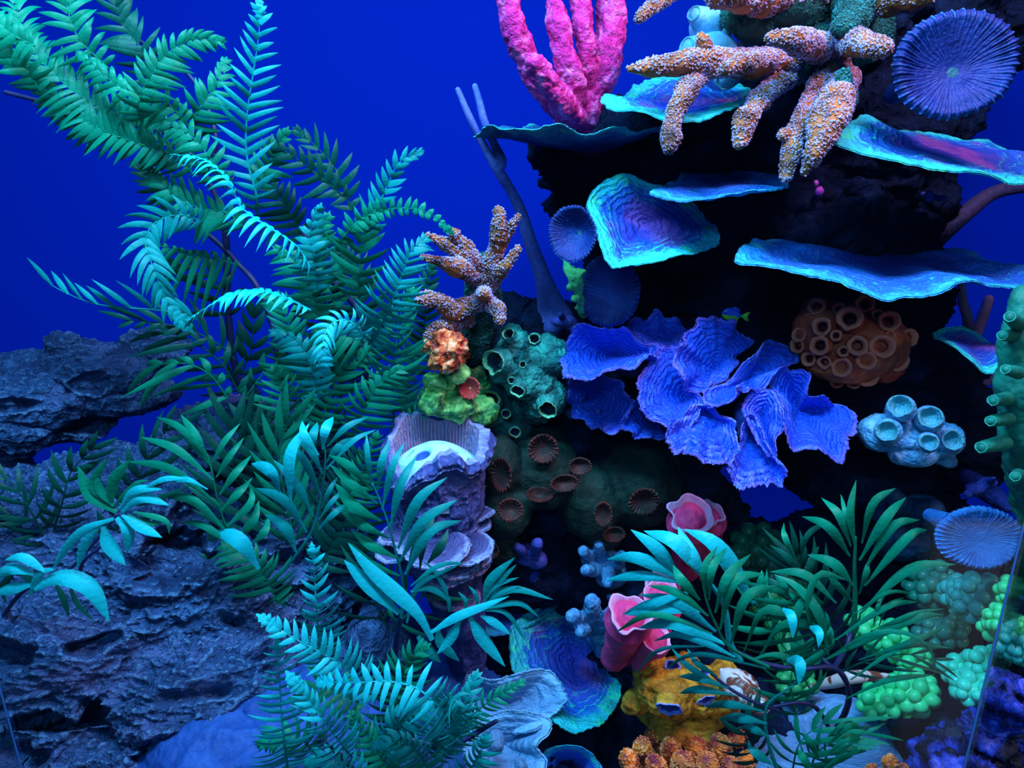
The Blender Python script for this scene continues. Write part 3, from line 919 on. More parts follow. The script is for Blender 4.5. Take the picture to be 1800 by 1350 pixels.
def mushroom(px, py, y, r, n, m, label, **k):
    c = P(px, py, y)
    solo('mushroom_coral', disc(px, py, y, r, n, **k), m, label, 'coral', loc=c + np.array([0, .03, -r * S(px, py, y) * .5]), group='ribbed mushroom corals')


mushroom(1684, 111, .05, 106, (-.12, -1, 0.12), M_mush, 'large round blue mushroom coral with radial ribs at the upper right', ribs=40, depth=.30, aspect=.86, seed=1, off=(.05, -.1))
mushroom(1004, 411, .06, 43, (-.35, -1, .10), M_mush, 'small ribbed blue mushroom coral left of the heart-shaped plate', ribs=44, depth=.75, aspect=1.14, seed=2, off=(.2, .05))
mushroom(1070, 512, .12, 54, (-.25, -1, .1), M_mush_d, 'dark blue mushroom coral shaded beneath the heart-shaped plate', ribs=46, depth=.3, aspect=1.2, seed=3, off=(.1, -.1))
mushroom(1726, 946, -.04, 74, (-.1, -1, .35), M_mush_l, 'pale blue mushroom coral above the bubble corals at the right', ribs=42, depth=.28, aspect=.74, seed=4, off=(.2, -.1))

# ------------------------------------------------------------------ pink finger sponge
M_pink = mat('pink_sponge', [(0.3, (0.45, 0.01, 0.14)), (0.5, (0.80, 0.03, 0.28)), (0.68, (1.0, 0.20, 0.55))], 75, 8, 0.5, rough=0.8, spec=0.15, bump=((160, 0.005, 'n'), (500, 0.002, 'n')))
g = Geo()
for pts, r in (([(1000, 215, .16), (955, 160, .13), (927, 110, .12), (905, 55, .11), (895, 0, .11), (893, -50, .11)], (18, 19, 20, 23, 20, 22)),
               ([(1010, 215, .15), (988, 180, .09), (962, 142, .07), (940, 112, .06)], (24, 23, 22, 20)),
               ([(1012, 210, .17), (1005, 150, .13), (993, 100, .12), (983, 50, .12), (972, 8, .12)], (22, 22, 22, 21, 17)),
               ([(1015, 205, .19), (1030, 130, .15), (1030, 80, .14), (1024, 30, .14), (1018, -50, .14)], (22, 17, 17, 19, 19)),
               ([(1018, 205, .2), (1055, 140, .17), (1070, 90, .16), (1074, 30, .16), (1068, -50, .16)], (24, 27, 27, 26, 26)),
               ([(1005, 222, .17), (1020, 190, .17), (1035, 160, .17)], (34, 36, 30))):
    c = spline([(*P(*p), rr * S(*p)) for p, rr in zip(pts, r)], 40)
    tube(g, c[:, :3], c[:, 3] * (1 + 0.07 * vnoise(c[:, :3] * 45, 5)), 20)
solo('finger_sponge', blob(g, .0016, 3, lambda v, n: v + n * (0.0035 * fbm(v, 60, 4, 2) + .0016 * fbm(v, 260, 2, 6) - .004 * np.clip(.32 - worley(v, 70, 4), 0, 1))[:, None]),
     M_pink, 'tall bright pink finger sponge rising past the top edge', 'sponge', loc=P(1005, 222, .17))

# ------------------------------------------------------------------ staghorn corals
M_stag = mat('orange_staghorn', [(0.35, (0.10, 0.03, 0.01)), (0.6, (0.48, 0.14, 0.03))], 40, 6, 0.3,
             tone=[((0.38, 0.42, 0.82), 0.50, 0.95, 1.1)], rough=0.6, spec=0.35, bump=((300, 0.0015, 'n'),))
M_stag_g = mat('green_crusted_staghorn', [(0.35, (0.001, 0.02, 0.02)), (0.6, (0.006, 0.10, 0.07))], 30, 6, 0.3,
               tone=[((0.02, 0.30, 0.34), 0.7, 1.05, 1.6)], rough=0.7, bump=((200, 0.002, 'n'),))


def branch(pts, r, k=14, amp=.16):
    c = spline([(*P(*p), rr * S(*p)) for p, rr in zip(pts, r)], k * 2)
    g = Geo()
    tube(g, c[:, :3], c[:, 3] * (1 + amp * vnoise(c[:, :3] * 70, 3)), 16)
    return g


def stag(th, pts, r, m=None, dens=1.25, ks=1.6, name='branch', vox=.0016, klen=1.7):
    g = branch(pts, r)
    g = blob(g, vox, 1, lambda v, n: (v + n * (0.003 * fbm(v, 70, 3, 3))[:, None], 0.0))
    v = g.arrays()[0]
    L = sum(np.linalg.norm(P(*pts[i + 1]) - P(*pts[i])) for i in range(len(pts) - 1))
    sc = S(*pts[0])
    cnt = int(dens * L * np.mean(r) * sc * 6.28 / (ks * sc * 2.0) ** 2)
    p, n = scatter_on(g, cnt, lambda p, n: (n[:, 2] > -.45 + .5 * fbm(p, 60, 2, 9)) | (fbm(p, 35, 3, 4) > .1))
    knobs(g, p, n, ks * sc, klen)
    return part(name, g, m or M_stag, th)


th = thing('staghorn_coral', 'large orange and lilac staghorn coral hanging down at the top right', 'coral', P(1460, 110, .3))
for pts, r, m, d in (
        ([(1430, 100, .2), (1330, 112, .12), (1240, 110, .07), (1150, 118, .05), (1108, 122, .04)], (30, 24, 24, 18, 9), None, 1.1),
        ([(1250, 112, .08), (1240, 90, .07), (1233, 66, .06)], (18, 14, 8), None, 1),
        ([(1238, 115, .08), (1203, 165, .05), (1182, 212, .04), (1178, 262, .03)], (20, 18, 18, 12), None, 1.3),
        ([(1400, 120, .2), (1345, 165, .1), (1313, 205, .06), (1302, 252, .05)], (24, 18, 17, 12), None, 1),
        ([(1470, 120, .18), (1425, 180, .10), (1398, 235, .07), (1382, 312, .05)], (24, 19, 18, 10), None, 1.1),
        ([(1390, 232, .07), (1378, 238, .06)], (9, 7), None, 1),
        ([(1482, 140, .16), (1468, 185, .05), (1450, 225, .03), (1436, 262, .02), (1414, 302, .02)], (26, 31, 27, 20, 9), None, 1.0),
        ([(1460, 90, .2), (1405, 74, .06), (1352, 68, .04)], (26, 20, 13), None, 1.6),
        ([(1350, 105, .12), (1310, 112, .07), (1272, 122, .05)], (20, 18, 11), None, 1.1),
        ([(1470, 60, .2), (1510, 78, .08), (1555, 84, .05)], (24, 22, 15), None, 1.6),
        ([(1215, -40, .12), (1165, 0, .08), (1122, 32, .06)], (16, 13, 9), None, 1),
        ([(1440, -20, .2), (1340, -5, .12), (1260, -12, .06)], (30, 30, 24), None, .8),
        ([(1490, 20, .25), (1560, 0, .16), (1625, -8, .12)], (30, 24, 18), None, .5),
        ([(1520, 60, .26), (1450, 90, .2), (1400, 110, .17)], (50, 46, 30), M_stag_g, .6),
        ([(1500, -10, .2), (1500, 30, .14), (1480, 50, .1)], (40, 30, 18), M_stag_g, .9),
        ([(1350, 60, .2), (1320, 40, .14), (1290, 30, .12)], (34, 32, 22), M_stag_g, .7),
        ([(1420, 20, .22), (1380, 10, .16), (1330, 0, .14)], (40, 36, 30), M_stag_g, .3),
        ([(1480, 175, .16), (1478, 160, .08), (1484, 130, .07)], (24, 22, 14), M_stag_g, 1.2)):
    stag(th, pts, r, m, d)

th = thing('staghorn_coral', 'bushy orange and lilac staghorn coral beside the fern in the middle', 'coral', P(840, 600, .14))
for pts, r, m in (
        ([(852, 500, .1), (868, 450, .09), (878, 405, .08), (876, 372, .08)], (18, 16, 14, 9), None),
        ([(880, 440, .09), (898, 400, .08), (910, 382, .08)], (8, 7, 5), None),
        ([(845, 480, .1), (822, 442, .08), (798, 412, .07)], (15, 12, 8), None),
        ([(818, 445, .08), (780, 428, .07), (755, 416, .06)], (14, 12, 7), None),
        ([(835, 485, .1), (795, 468, .06), (760, 458, .05), (740, 452, .05)], (20, 17, 9, 6), None),
        ([(862, 495, .1), (892, 462, .08), (912, 436, .08)], (12, 10, 6), None),
        ([(850, 525, .1), (800, 545, .07), (765, 525, .06), (738, 530, .05)], (18, 17, 13, 8), None),
        ([(850, 520, .1), (851, 516, .05)], (13, 10), None),
        ([(865, 535, .1), (875, 545, .06), (880, 560, .05)], (14, 14, 10), None),
        ([(815, 560, .1), (780, 575, .07), (755, 588, .06)], (18, 17, 12), None),
        ([(845, 470, .12), (850, 520, .12), (845, 560, .13), (835, 610, .15)], (26, 30, 28, 34), M_stag_g)):
    stag(th, pts, r, m, 1.2, 1.7, vox=.0013)

# ------------------------------------------------------------------ branching gorgonians and stalks
M_purp = mat('mauve_sea_rod', [(0.35, (0.07, 0.10, 0.42)), (0.65, (0.12, 0.16, 0.55))], 200, 3, rough=0.6, bump=((900, 0.0006, 'n'),))
M_rod_d = mat('dull_brown_sea_rod', [(0.35, (0.02, 0.015, 0.06)), (0.65, (0.05, 0.03, 0.09))], 200, 3, rough=0.7, bump=((700, 0.0006, 'n'),))
M_rod_p = mat('pale_pink_sea_rod', [(0.35, (0.42, 0.24, 0.45)), (0.65, (0.55, 0.34, 0.55))], 100, 3, rough=0.6, bump=((700, 0.0006, 'n'),))


def rods(label, lst, m, sides=14):
    g = Geo()
    for pts, r in lst:
        c = spline([(*P(*p), rr * S(*p)) for p, rr in zip(pts, r)], 50)
        tube(g, c[:, :3], c[:, 3], sides)
    return solo('sea_rod', g, m, label, 'coral', loc=P(*lst[0][0][0]))


rods('forked mauve sea rod with two upright tips against blue water',
     [([(975, 560, .24), (968, 535, .23), (955, 490, .2), (932, 425, .18), (915, 370, .17), (896, 332, .16), (876, 300, .15), (850, 255, .15), (825, 205, .14), (805, 158, .14)], (34, 24, 15, 12, 10, 9, 9, 7, 6.5, 5)),
      ([(876, 300, .15), (881, 282, .15), (868, 252, .15), (852, 215, .14), (843, 180, .14), (835, 152, .14)], (9, 9.5, 7.5, 7, 6.5, 5.5))], M_purp)
rods('thick dull brown sea rod rising to the right edge', [([(1640, 425, .33), (1700, 372, .33), (1755, 336, .33), (1850, 322, .33)], (17, 15, 12, 11))], M_rod_d)
rods('pale pink forked sea rod behind the small plate at the right', [
    ([(1700, 700, .36), (1697, 640, .36), (1702, 570, .35), (1692, 530, .35), (1690, 502, .35)], (13, 10, 9, 8, 7)),
    ([(1698, 640, .36), (1715, 590, .35), (1728, 555, .35), (1738, 526, .35)], (8, 9, 9, 8)),
    ([(1702, 690, .36), (1712, 655, .35), (1730, 648, .35)], (7, 7, 6)), ([(1735, 670, .36), (1746, 652, .35), (1750, 630, .35)], (9, 8, 8))], M_rod_p)

# ------------------------------------------------------------------ cup corals and sponges
def cups_on(th, name, lst, m, inward, y, **k):
    """a cup polyp for each (px, py, r[, y, direction])"""
    for i, e in enumerate(lst):
        px, py, r = e[:3]
        yy = e[3] if len(e) > 3 and e[3] is not None else y(px, py)
        c = P(px, py, yy)
        d = nrm(e[4]) if len(e) > 4 else nrm(c - inward)
        d = nrm(d + 0.55 * nrm(CAM - c)) if len(e) <= 4 else d
        g = Geo(); cup(g, c, d, r * S(px, py, yy), seed=i, **k)
        part(name, g, m, th)


def on_ell(e):
    px0, py0, y0, rx, rz = e[:5]; s = S(px0, py0, y0); ry = (e[5] if len(e) > 5 else (rx + rz) / 2) * s

    def f(px, py):
        u = ((px - px0) / rx) ** 2 + ((py - py0) / rz) ** 2
        return y0 - ry * math.sqrt(max(0.02, 1 - u))
    return f


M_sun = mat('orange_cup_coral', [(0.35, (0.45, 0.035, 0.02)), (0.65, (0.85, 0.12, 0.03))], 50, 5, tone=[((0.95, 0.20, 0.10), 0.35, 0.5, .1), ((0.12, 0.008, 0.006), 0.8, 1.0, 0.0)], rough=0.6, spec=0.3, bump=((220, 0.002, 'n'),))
th = thing('cup_coral', 'dark orange colony of open cup polyps below the widest blue plate', 'coral', P(1500, 640, .24))
e = (1500, 605, .16, 96, 66, 80)
part('base', blob(ells([e, (1440, 580, .16, 45, 45), (1550, 640, .15, 40, 30), (1480, 645, .14, 60, 30), (1450, 545, .18, 40, 24)]), .0022, 4, lambda v, n: v + n * (0.004 * fbm(v, 50, 3, 2))[:, None]), M_sun, th)
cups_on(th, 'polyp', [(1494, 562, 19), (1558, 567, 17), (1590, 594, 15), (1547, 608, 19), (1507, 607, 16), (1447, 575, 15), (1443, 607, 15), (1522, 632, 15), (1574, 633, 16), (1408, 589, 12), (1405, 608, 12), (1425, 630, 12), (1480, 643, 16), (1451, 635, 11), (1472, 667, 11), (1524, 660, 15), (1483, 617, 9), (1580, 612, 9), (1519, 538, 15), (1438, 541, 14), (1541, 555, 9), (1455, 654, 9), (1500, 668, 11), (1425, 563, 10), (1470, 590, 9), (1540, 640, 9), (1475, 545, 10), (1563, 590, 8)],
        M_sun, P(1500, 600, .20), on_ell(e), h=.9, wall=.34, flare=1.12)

M_pale = mat('pale_blue_polyp_coral', [(0.38, (0.05, 0.28, 0.58)), (0.62, (0.18, 0.52, 0.82))], 70, 7, tone=[((0.05, 0.36, 0.34), 0.3, 0.6, .3), ((0.06, 0.24, 0.50), 0.8, 1.0, 0.0)], rough=0.6, bump=((110, 0.007, 'n'), (300, .003, 'n')))
th = thing('polyp_coral', 'pale blue coral with five round polyps right of the violet coral', 'coral', P(1600, 800, .18))
part('base', blob(ells([(1545, 760, .1, 36, 32), (1595, 762, .1, 52, 40), (1645, 775, .1, 42, 34), (1605, 795, .09, 44, 24), (1583, 730, .11, 26, 30), (1632, 748, .11, 26, 30), (1672, 772, .1, 22, 26), (1600, 765, .26, 40, 20, 130)]), .0018, 4, lambda v, n: v + n * (0.004 * fbm(v, 60, 4, 2))[:, None]), M_pale, th)
cups_on(th, 'polyp', [(1583, 716, 20, .075), (1634, 735, 20, .07), (1560, 758, 19, .065), (1632, 778, 15, .055), (1672, 774, 18, .07)], M_pale, P(1600, 780, .16), None, h=.5, depth=.7, wall=.15, flare=1.0, tone_in=.5)

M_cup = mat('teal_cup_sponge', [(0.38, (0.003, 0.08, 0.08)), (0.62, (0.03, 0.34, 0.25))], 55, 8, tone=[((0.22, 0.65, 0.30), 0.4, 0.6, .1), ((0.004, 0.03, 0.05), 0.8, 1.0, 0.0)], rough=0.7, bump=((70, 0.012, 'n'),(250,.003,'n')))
th = thing('cup_sponge', 'teal sponge with dark open holes left of the violet coral', 'sponge', P(930, 720, .2))
part('body', blob(ells([(905, 618, .12, 34, 38), (960, 628, .12, 32, 38), (895, 650, .11, 28, 30), (930, 672, .11, 44, 34), (968, 700, .11, 30, 30), (900, 590, .13, 18, 18), (940, 660, .2, 50, 60, 160)]), .0018, 3, lambda v, n: v + n * (0.008 * fbm(v, 38, 4, 5) + .003 * fbm(v, 120, 3, 6, .6, True))[:, None]), M_cup, th)
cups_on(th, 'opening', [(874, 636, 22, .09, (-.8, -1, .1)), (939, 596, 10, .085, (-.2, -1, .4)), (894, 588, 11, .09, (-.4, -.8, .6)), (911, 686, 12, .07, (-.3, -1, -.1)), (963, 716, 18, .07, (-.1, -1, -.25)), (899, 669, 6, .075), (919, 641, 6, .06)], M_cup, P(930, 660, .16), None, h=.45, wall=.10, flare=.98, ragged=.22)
th = thing('cup_sponge', 'shaded dark green sponge with round holes below the teal one', 'sponge', P(875, 760, .2))
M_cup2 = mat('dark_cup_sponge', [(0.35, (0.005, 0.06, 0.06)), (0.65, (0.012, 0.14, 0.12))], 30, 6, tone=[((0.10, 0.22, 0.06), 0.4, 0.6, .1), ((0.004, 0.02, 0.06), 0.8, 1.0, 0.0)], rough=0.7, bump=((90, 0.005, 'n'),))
part('body', blob(ells([(875, 720, .14, 34, 50), (900, 745, .14, 36, 40), (860, 690, .14, 24, 30)]), .002, 3, lambda v, n: v + n * (0.006 * fbm(v, 40, 4, 5))[:, None]), M_cup2, th)
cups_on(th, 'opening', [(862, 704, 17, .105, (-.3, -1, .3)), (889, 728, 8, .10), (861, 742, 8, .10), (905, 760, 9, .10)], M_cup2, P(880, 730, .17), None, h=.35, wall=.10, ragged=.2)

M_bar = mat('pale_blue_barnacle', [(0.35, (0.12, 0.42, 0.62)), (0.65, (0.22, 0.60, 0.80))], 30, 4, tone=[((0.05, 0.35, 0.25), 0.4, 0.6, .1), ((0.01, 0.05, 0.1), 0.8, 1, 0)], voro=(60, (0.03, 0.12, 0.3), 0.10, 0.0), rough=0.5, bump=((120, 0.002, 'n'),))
th = thing('barnacle_cluster', 'pale aqua round barnacles behind the top staghorn branches', 'barnacle', P(1240, 140, .24))
for c, r, d in (((1228, 30, .13), 30, (-.7, -.6, .3)), ((1222, 88, .12), 40, (-.9, -.4, .2)), ((1204, 142, .09), 14, (-.8, -.8, 0)), ((1275, 135, .12), 36, (-.2, -1, -.5)), ((1270, 60, .14), 24, (0, -1, .5))):
    s = S(*c); dd = nrm(d); g = Geo()
    tube(g, spline([P(*c) - dd * r * s * 1.6 + np.array([0, .02, 0]), P(*c) - dd * r * s * .8, P(*c)], 14), np.array([.7, .85, .98, 1.05, 1.1, 1.1, 1.08, 1.05, 1, .95, .88, .8, .72, .62]) * r * s, 24)
    cup(g, P(*c) + dd * r * s * .35, dd, r * s * .42, h=.4, sides=24)
    part('barnacle', g, M_bar, th)

M_or = mat('peach_orange_coral', [(0.38, (0.35, 0.02, 0.02)), (0.5, (0.85, 0.18, 0.04)), (0.62, (0.98, 0.50, 0.25))], 60, 6, 1.2, rough=0.6, bump=((140, 0.004, 'n'),))
g = blob(ells([(775, 600, .06, 26, 20), (795, 618, .05, 24, 18), (770, 625, .05, 20, 22), (790, 640, .05, 20, 16), (760, 605, .06, 16, 18), (808, 600, .06, 14, 20), (790, 590, .07, 20, 14), (800, 620, .12, 20, 20, 100)]), .0014, 2,
         lambda v, n: v + n * (0.011 * fbm(v * np.array([1, 1, 1.6]), 62, 4, 5, .6, True) - .005)[:, None])
solo('brain_coral', g, M_or, 'small peach and orange lumpy coral under the middle staghorn', 'coral')
M_yg = mat('yellow_green_crust', [(0.38, (0.008, 0.10, 0.05)), (0.5, (0.10, 0.42, 0.08)), (0.64, (0.42, 0.72, 0.20))], 40, 7, 1.2, rough=0.65, bump=((140, 0.004, 'n'),), tone=[((0.01, 0.06, 0.04), 0.6, 0.9, .2)])
th = thing('crust_coral', 'yellow-green crust coral with a red polyp above the stump', 'coral', P(800, 735, .16))
part('crust', blob(ells([(770, 668, .07, 26, 12), (800, 655, .07, 26, 12), (760, 700, .07, 22, 24), (795, 715, .08, 44, 20), (840, 720, .1, 30, 22), (785, 690, .09, 22, 34), (815, 690, .13, 44, 44)]), .0016, 2,
                   lambda v, n: (v + n * (0.009 * fbm(v, 55, 4, 5) + .004 * fbm(v, 110, 3, 7, .6, True))[:, None], np.clip((v[:, 1] - .07) * 12, 0, 1))), M_yg, th)
M_redp = mat('red_fringed_polyp', [(0.35, (0.30, 0.02, 0.02)), (0.65, (0.60, 0.08, 0.06))], 80, tone=[((0.85, 0.16, 0.10), 0.3, 0.8, .3), ((0.9, .5, .2), -.3, -.8, 0)], rough=0.6)
part('polyp', disc(824, 682, .07, 20, (-.2, -1, .3), ribs=16, depth=.5, seed=5, ribamp=.14), M_redp, th)
M_yt = mat('yellow_green_tongue', [(0.35, (0.03, 0.30, 0.10)), (0.65, (0.14, 0.62, 0.16))], 40, rough=0.6, bump=((120, 0.003, 'n'),))
g = Geo()
for pts, r in (([(990, 446, .13), (998, 470, .12), (1012, 490, .11), (1018, 515, .12), (1025, 552, .14)], (5, 9, 12, 9, 8)), ([(1010, 480, .11), (1026, 478, .11)], (9, 6)), ([(1022, 548, .14), (1045, 553, .15)], (7, 6)), ([(1008, 500, .12), (1002, 506, .11)], (6, 5)), ([(1018, 520, .12), (1010, 524, .11)], (6, 5)), ([(1022, 540, .13), (1013, 542, .13)], (6, 5)), ([(1020, 545, .14), (1035, 540, .24)], (6, 6))):
    c = spline([(*P(*p), rr * S(*p)) for p, rr in zip(pts, r)], 20); tube(g, c[:, :3], c[:, 3], 12)
solo('tongue_sponge', blob(g, .0013, 3, lambda v, n: v + n * (0.004 * fbm(v, 90, 3, 5))[:, None]), M_yt, 'narrow yellow-green sponge running down beside the dark mushroom coral', 'sponge')

# dark green wall coral with red polyps
M_dg = mat('dark_green_wall_coral', [(0.35, (0.0005, 0.008, 0.006)), (0.65, (0.003, 0.028, 0.016))], 24, 6, rough=0.75, bump=((140, 0.003, 'n'),))
M_dpol = mat('dim_red_polyp', [(0.35, (0.010, 0.012, 0.008)), (0.65, (0.06, 0.012, 0.01))], 120, tone=[((0.50, 0.05, 0.03), 0.35, 1.0, .9)], rough=0.6)
th = thing('wall_coral', 'dark green wall coral dotted with red fringed polyps right of the stump', 'coral', P(980, 950, .22))
part('base', blob(ells([(880, 830, .1, 40, 70), (950, 830, .12, 70, 70), (890, 900, .08, 46, 46), (1040, 880, .12, 60, 70), (1120, 850, .14, 80, 80), (880, 960, .09, 40, 30), (1060, 940, .11, 36, 28), (960, 780, .14, 40, 40)]), .0028, 4, lambda v, n: v + n * (0.005 * fbm(v, 40, 4, 5))[:, None]), M_dg, th)
for (px, py, y, r, n, a) in ((955, 790, .075, 27, (.1, -1, .2), 1), (880, 835, .05, 20, (-.4, -1, .1), 1.6), (897, 897, .03, 23, (0, -1, .4), .9), (993, 850, .06, 26, (.2, -1, .3), .6), (948, 868, .06, 24, (0, -.7, .8), .6), (1060, 905, .05, 16, (-.2, -1, .1), 1.5), (1080, 940, .06, 20, (.1, -1, .3), .7), (1133, 883, .07, 27, (.1, -1, 0), 1), (860, 968, .04, 17, (-.1, -1, .2), 1), (1020, 820, .07, 20, (0, -1, .2), .8)):
    part('polyp', disc(px, py, y, r, n, ribs=20, depth=.45, aspect=a, seed=px, ribamp=.16), M_dpol, th)
M_db = mat('dim_violet_coral', [(0.35, (0.02, 0.03, 0.20)), (0.65, (0.07, 0.08, 0.42))], 40, rough=0.7, bump=((140, 0.003, 'n'),))


def nubs(name, label, body, tips, m, cat='coral', vox=.0015, seed=1, amp=.003, cupr=None):
    g = ells(body)
    for a, b, r0, r1 in tips:
        c = spline(W([a, b]), 10); tube(g, c, np.linspace(r0, r1, 10) * S(*a), 12)
    o = blob(g, vox, 3, lambda v, n: v + n * (amp * fbm(v, 70, 4, seed))[:, None])
    if cupr:
        for a, b, r0, r1 in tips:
            cup(o, P(*b), nrm(P(*b) - P(*a)), r1 * S(*b) * cupr, h=.5, depth=.6)
    return solo(name, o, m, label, cat, group='knobbly finger corals' if name == 'finger_coral' else None)


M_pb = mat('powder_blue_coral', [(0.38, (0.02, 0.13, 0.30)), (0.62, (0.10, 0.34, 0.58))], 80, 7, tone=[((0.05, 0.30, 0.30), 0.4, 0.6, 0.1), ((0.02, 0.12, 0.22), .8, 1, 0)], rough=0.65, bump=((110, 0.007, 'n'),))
nubs('finger_coral', 'upper powder-blue knobbly coral between the wall coral and pink sponge', [(1055, 985, .12, 34, 30), (1075, 1010, .12, 30, 24), (1070, 1000, .18, 30, 30, 90)],
     [((1050, 990, .12), (1025, 968, .08), 14, 10), ((1060, 990, .12), (1052, 958, .09), 14, 10), ((1050, 1000, .1), (1030, 1005, .07), 13, 10), ((1080, 1000, .11), (1092, 978, .08), 12, 9), ((1070, 1005, .1), (1070, 1025, .07), 13, 10)], M_pb, cupr=.6)
nubs('finger_coral', 'lower powder-blue coral with stubby fingers left of the pink tube sponge', [(1035, 1095, .08, 28, 24), (1058, 1112, .08, 26, 20), (1050, 1100, .14, 24, 24, 80)],
     [((1030, 1098, .07), (1008, 1084, .04), 16, 14), ((1040, 1090, .07), (1042, 1058, .05), 18, 15), ((1055, 1100, .07), (1076, 1075, .05), 14, 12), ((1030, 1105, .06), (1020, 1112, .03), 12, 10)], M_pb, cupr=.6, seed=3)
nubs('finger_coral', 'small dim violet coral by the foot of the wall coral', [(925, 975, .1, 24, 18), (945, 985, .1, 20, 16), (935, 985, .15, 20, 20, 60)], [((925, 975, .09), (910, 962, .07), 10, 8), ((940, 975, .09), (945, 955, .07), 10, 8)], M_db)
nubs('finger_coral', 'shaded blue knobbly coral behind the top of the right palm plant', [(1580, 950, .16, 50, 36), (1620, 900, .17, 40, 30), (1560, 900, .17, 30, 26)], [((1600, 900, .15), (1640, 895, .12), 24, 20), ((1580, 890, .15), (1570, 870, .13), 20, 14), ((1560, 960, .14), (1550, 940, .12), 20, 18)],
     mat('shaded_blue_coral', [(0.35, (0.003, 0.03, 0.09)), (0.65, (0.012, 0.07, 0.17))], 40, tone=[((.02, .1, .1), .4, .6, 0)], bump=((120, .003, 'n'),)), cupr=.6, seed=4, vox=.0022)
nubs('finger_coral', 'small bright blue tuft of coral at the right above the pale mushroom coral', [(1715, 860, .12, 20, 12), (1735, 850, .12, 16, 12), (1730, 860, .18, 18, 18, 80)], [((1715, 860, .12), (1700, 868, .1), 9, 6), ((1735, 850, .12), (1748, 840, .1), 8, 6)], PM['d'], seed=6)
nubs('finger_coral', 'thin blue crust on the dark rock left of the mauve sea rod foot', [(990, 565, .2, 24, 10), (1010, 575, .2, 16, 8)], [((990, 560, .2), (985, 553, .18), 6, 4)], M_db, seed=7)
nubs('finger_coral', 'blue speckled crust coral under the left lobe of the violet coral', [(1060, 735, .14, 40, 18), (1090, 745, .14, 30, 14), (1015, 690, .14, 30, 24), (1010, 720, .16, 24, 20), (1055, 740, .22, 30, 18, 90)], [((1060, 730, .13), (1050, 722, .11), 8, 5)],
     mat('speckled_blue_crust', [(0.45, (0.008, 0.02, 0.12)), (0.6, (0.05, 0.18, 0.6))], 120, rough=.7, bump=((140, .004, 'n'),)), seed=8)

# pink tube sponges
M_ptube = mat('pink_tube_sponge', [(0.35, (0.55, 0.02, 0.11)), (0.65, (0.90, 0.06, 0.24))], 30, 5, tone=[((0.75, 0.35, 0.60), 0.35, 0.5, .3), ((0.62, 0.02, 0.10), 0.8, 1, 0)], rough=0.6, bump=((150, 0.003, 'n'),), streak=(1, 1, .35))


def tube_sponge(label, lst, loc):
    th = thing('tube_sponge', label, 'sponge', loc)
    for a, b, r, h in lst:
        A_, B_ = P(*a), P(*b); d = nrm(B_ - A_); s = S(*b)
        g = Geo()
        c = spline([A_, (A_ + B_) / 2 + np.array([0, .004, 0]), B_], 16)
        tube(g, c, np.linspace(.75, 1.0, 16) * r * s * 1.02, 28)
        g = blob(g, .0016, 2, lambda v, n: (v + n * (0.0065 * fbm(v * np.array([1, 1, .6]), 42, 4, 5))[:, None], 0.0))
        cup(g, B_ + d * r * s * .35, d + .0 * d, r * s * .98, depth=1.3, wall=.13, flare=1.1, h=h, sides=40, ragged=.25, seed=int(b[0]))
        part('tube', g, M_ptube, th)
    return th


tube_sponge('upper pink tube sponge with two open mouths behind the right palm', [((1205, 1000, .14), (1212, 918, .08), 33, .5), ((1235, 1000, .17), (1243, 915, .13), 28, .5)], P(1215, 1010, .16))
tube_sponge('lower pink tube sponge leaning over the yellow sponge', [((1085, 1158, .02), (1105, 1090, -.02), 35, .5), ((1120, 1160, .02), (1150, 1128, .0), 24, .2), ((1150, 1120, .06), (1160, 1062, .03), 32, .5), ((1160, 1050, .10), (1165, 1030, .07), 26, .4)], P(1110, 1165, .06))

# yellow sponge with violet mouths
M_yel = mat('mustard_sponge', [(0.38, (0.28, 0.10, 0.005)), (0.62, (0.80, 0.38, 0.02))], 45, 7, rough=0.7, bump=((60, 0.008, 'n'), (220, .002, 'n')), tone=[((0.22, 0.30, 0.90), 0.35, 0.5, .1), ((0.05, 0.03, 0.25), 0.8, 1, 0)])
th = thing('mustard_sponge', 'mustard yellow mound sponge with violet-rimmed holes at the bottom', 'sponge', P(1190, 1250, .08))
part('body', blob(ells([(1150, 1190, .03, 30, 40), (1170, 1215, .0, 50, 34), (1125, 1232, .01, 28, 18), (1225, 1215, .02, 50, 38), (1200, 1188, .04, 46, 28), (1262, 1232, .02, 34, 22), (1270, 1195, .05, 34, 30), (1190, 1230, .06, 80, 30, 100)]), .0018, 3, lambda v, n: v + n * (0.010 * fbm(v, 40, 4, 5) + .004 * fbm(v * np.array([1, 1, 2.2]), 70, 3, 7, .5, True))[:, None]), M_yel, th)
cups_on(th, 'opening', [(1183, 1172, 11, .01, (-.3, -1, .6)), (1174, 1240, 20, -.044, (-.2, -1, -.35)), (1238, 1180, 8, .0, (.3, -1, .8)), (1238, 1228, 15, -.035, (.4, -1, -.3)), (1268, 1198, 7, .01, (0, -1, .6)), (1205, 1205, 5, -.01, (0, -1, .6)), (1140, 1205, 5, .0, (-.5, -1, .2))], M_yel, P(1190, 1200, .1), None, h=.3, wall=.12, flare=1.0, ragged=.42)

# orange knobbly branching coral at the bottom
M_ob = mat('orange_finger_coral', [(0.35, (0.28, 0.02, 0.04)), (0.6, (1.0, 0.20, 0.005))], 60, 5, tone=[((0.95, 0.48, 0.20), 0.62, 1.05, 1.4)], rough=0.6, spec=.35)


def orange_colony(label, lst, loc):
    th = thing('branching_coral', label, 'coral', loc)
    for a, b, r in lst:
        stag(th, [a, ((a[0] + b[0]) / 2 + rng.uniform(-4, 4), (a[1] + b[1]) / 2, (a[2] + b[2]) / 2), b], (r * .9, r * .95, r), M_ob, 1.4, 2.0, klen=1.3)


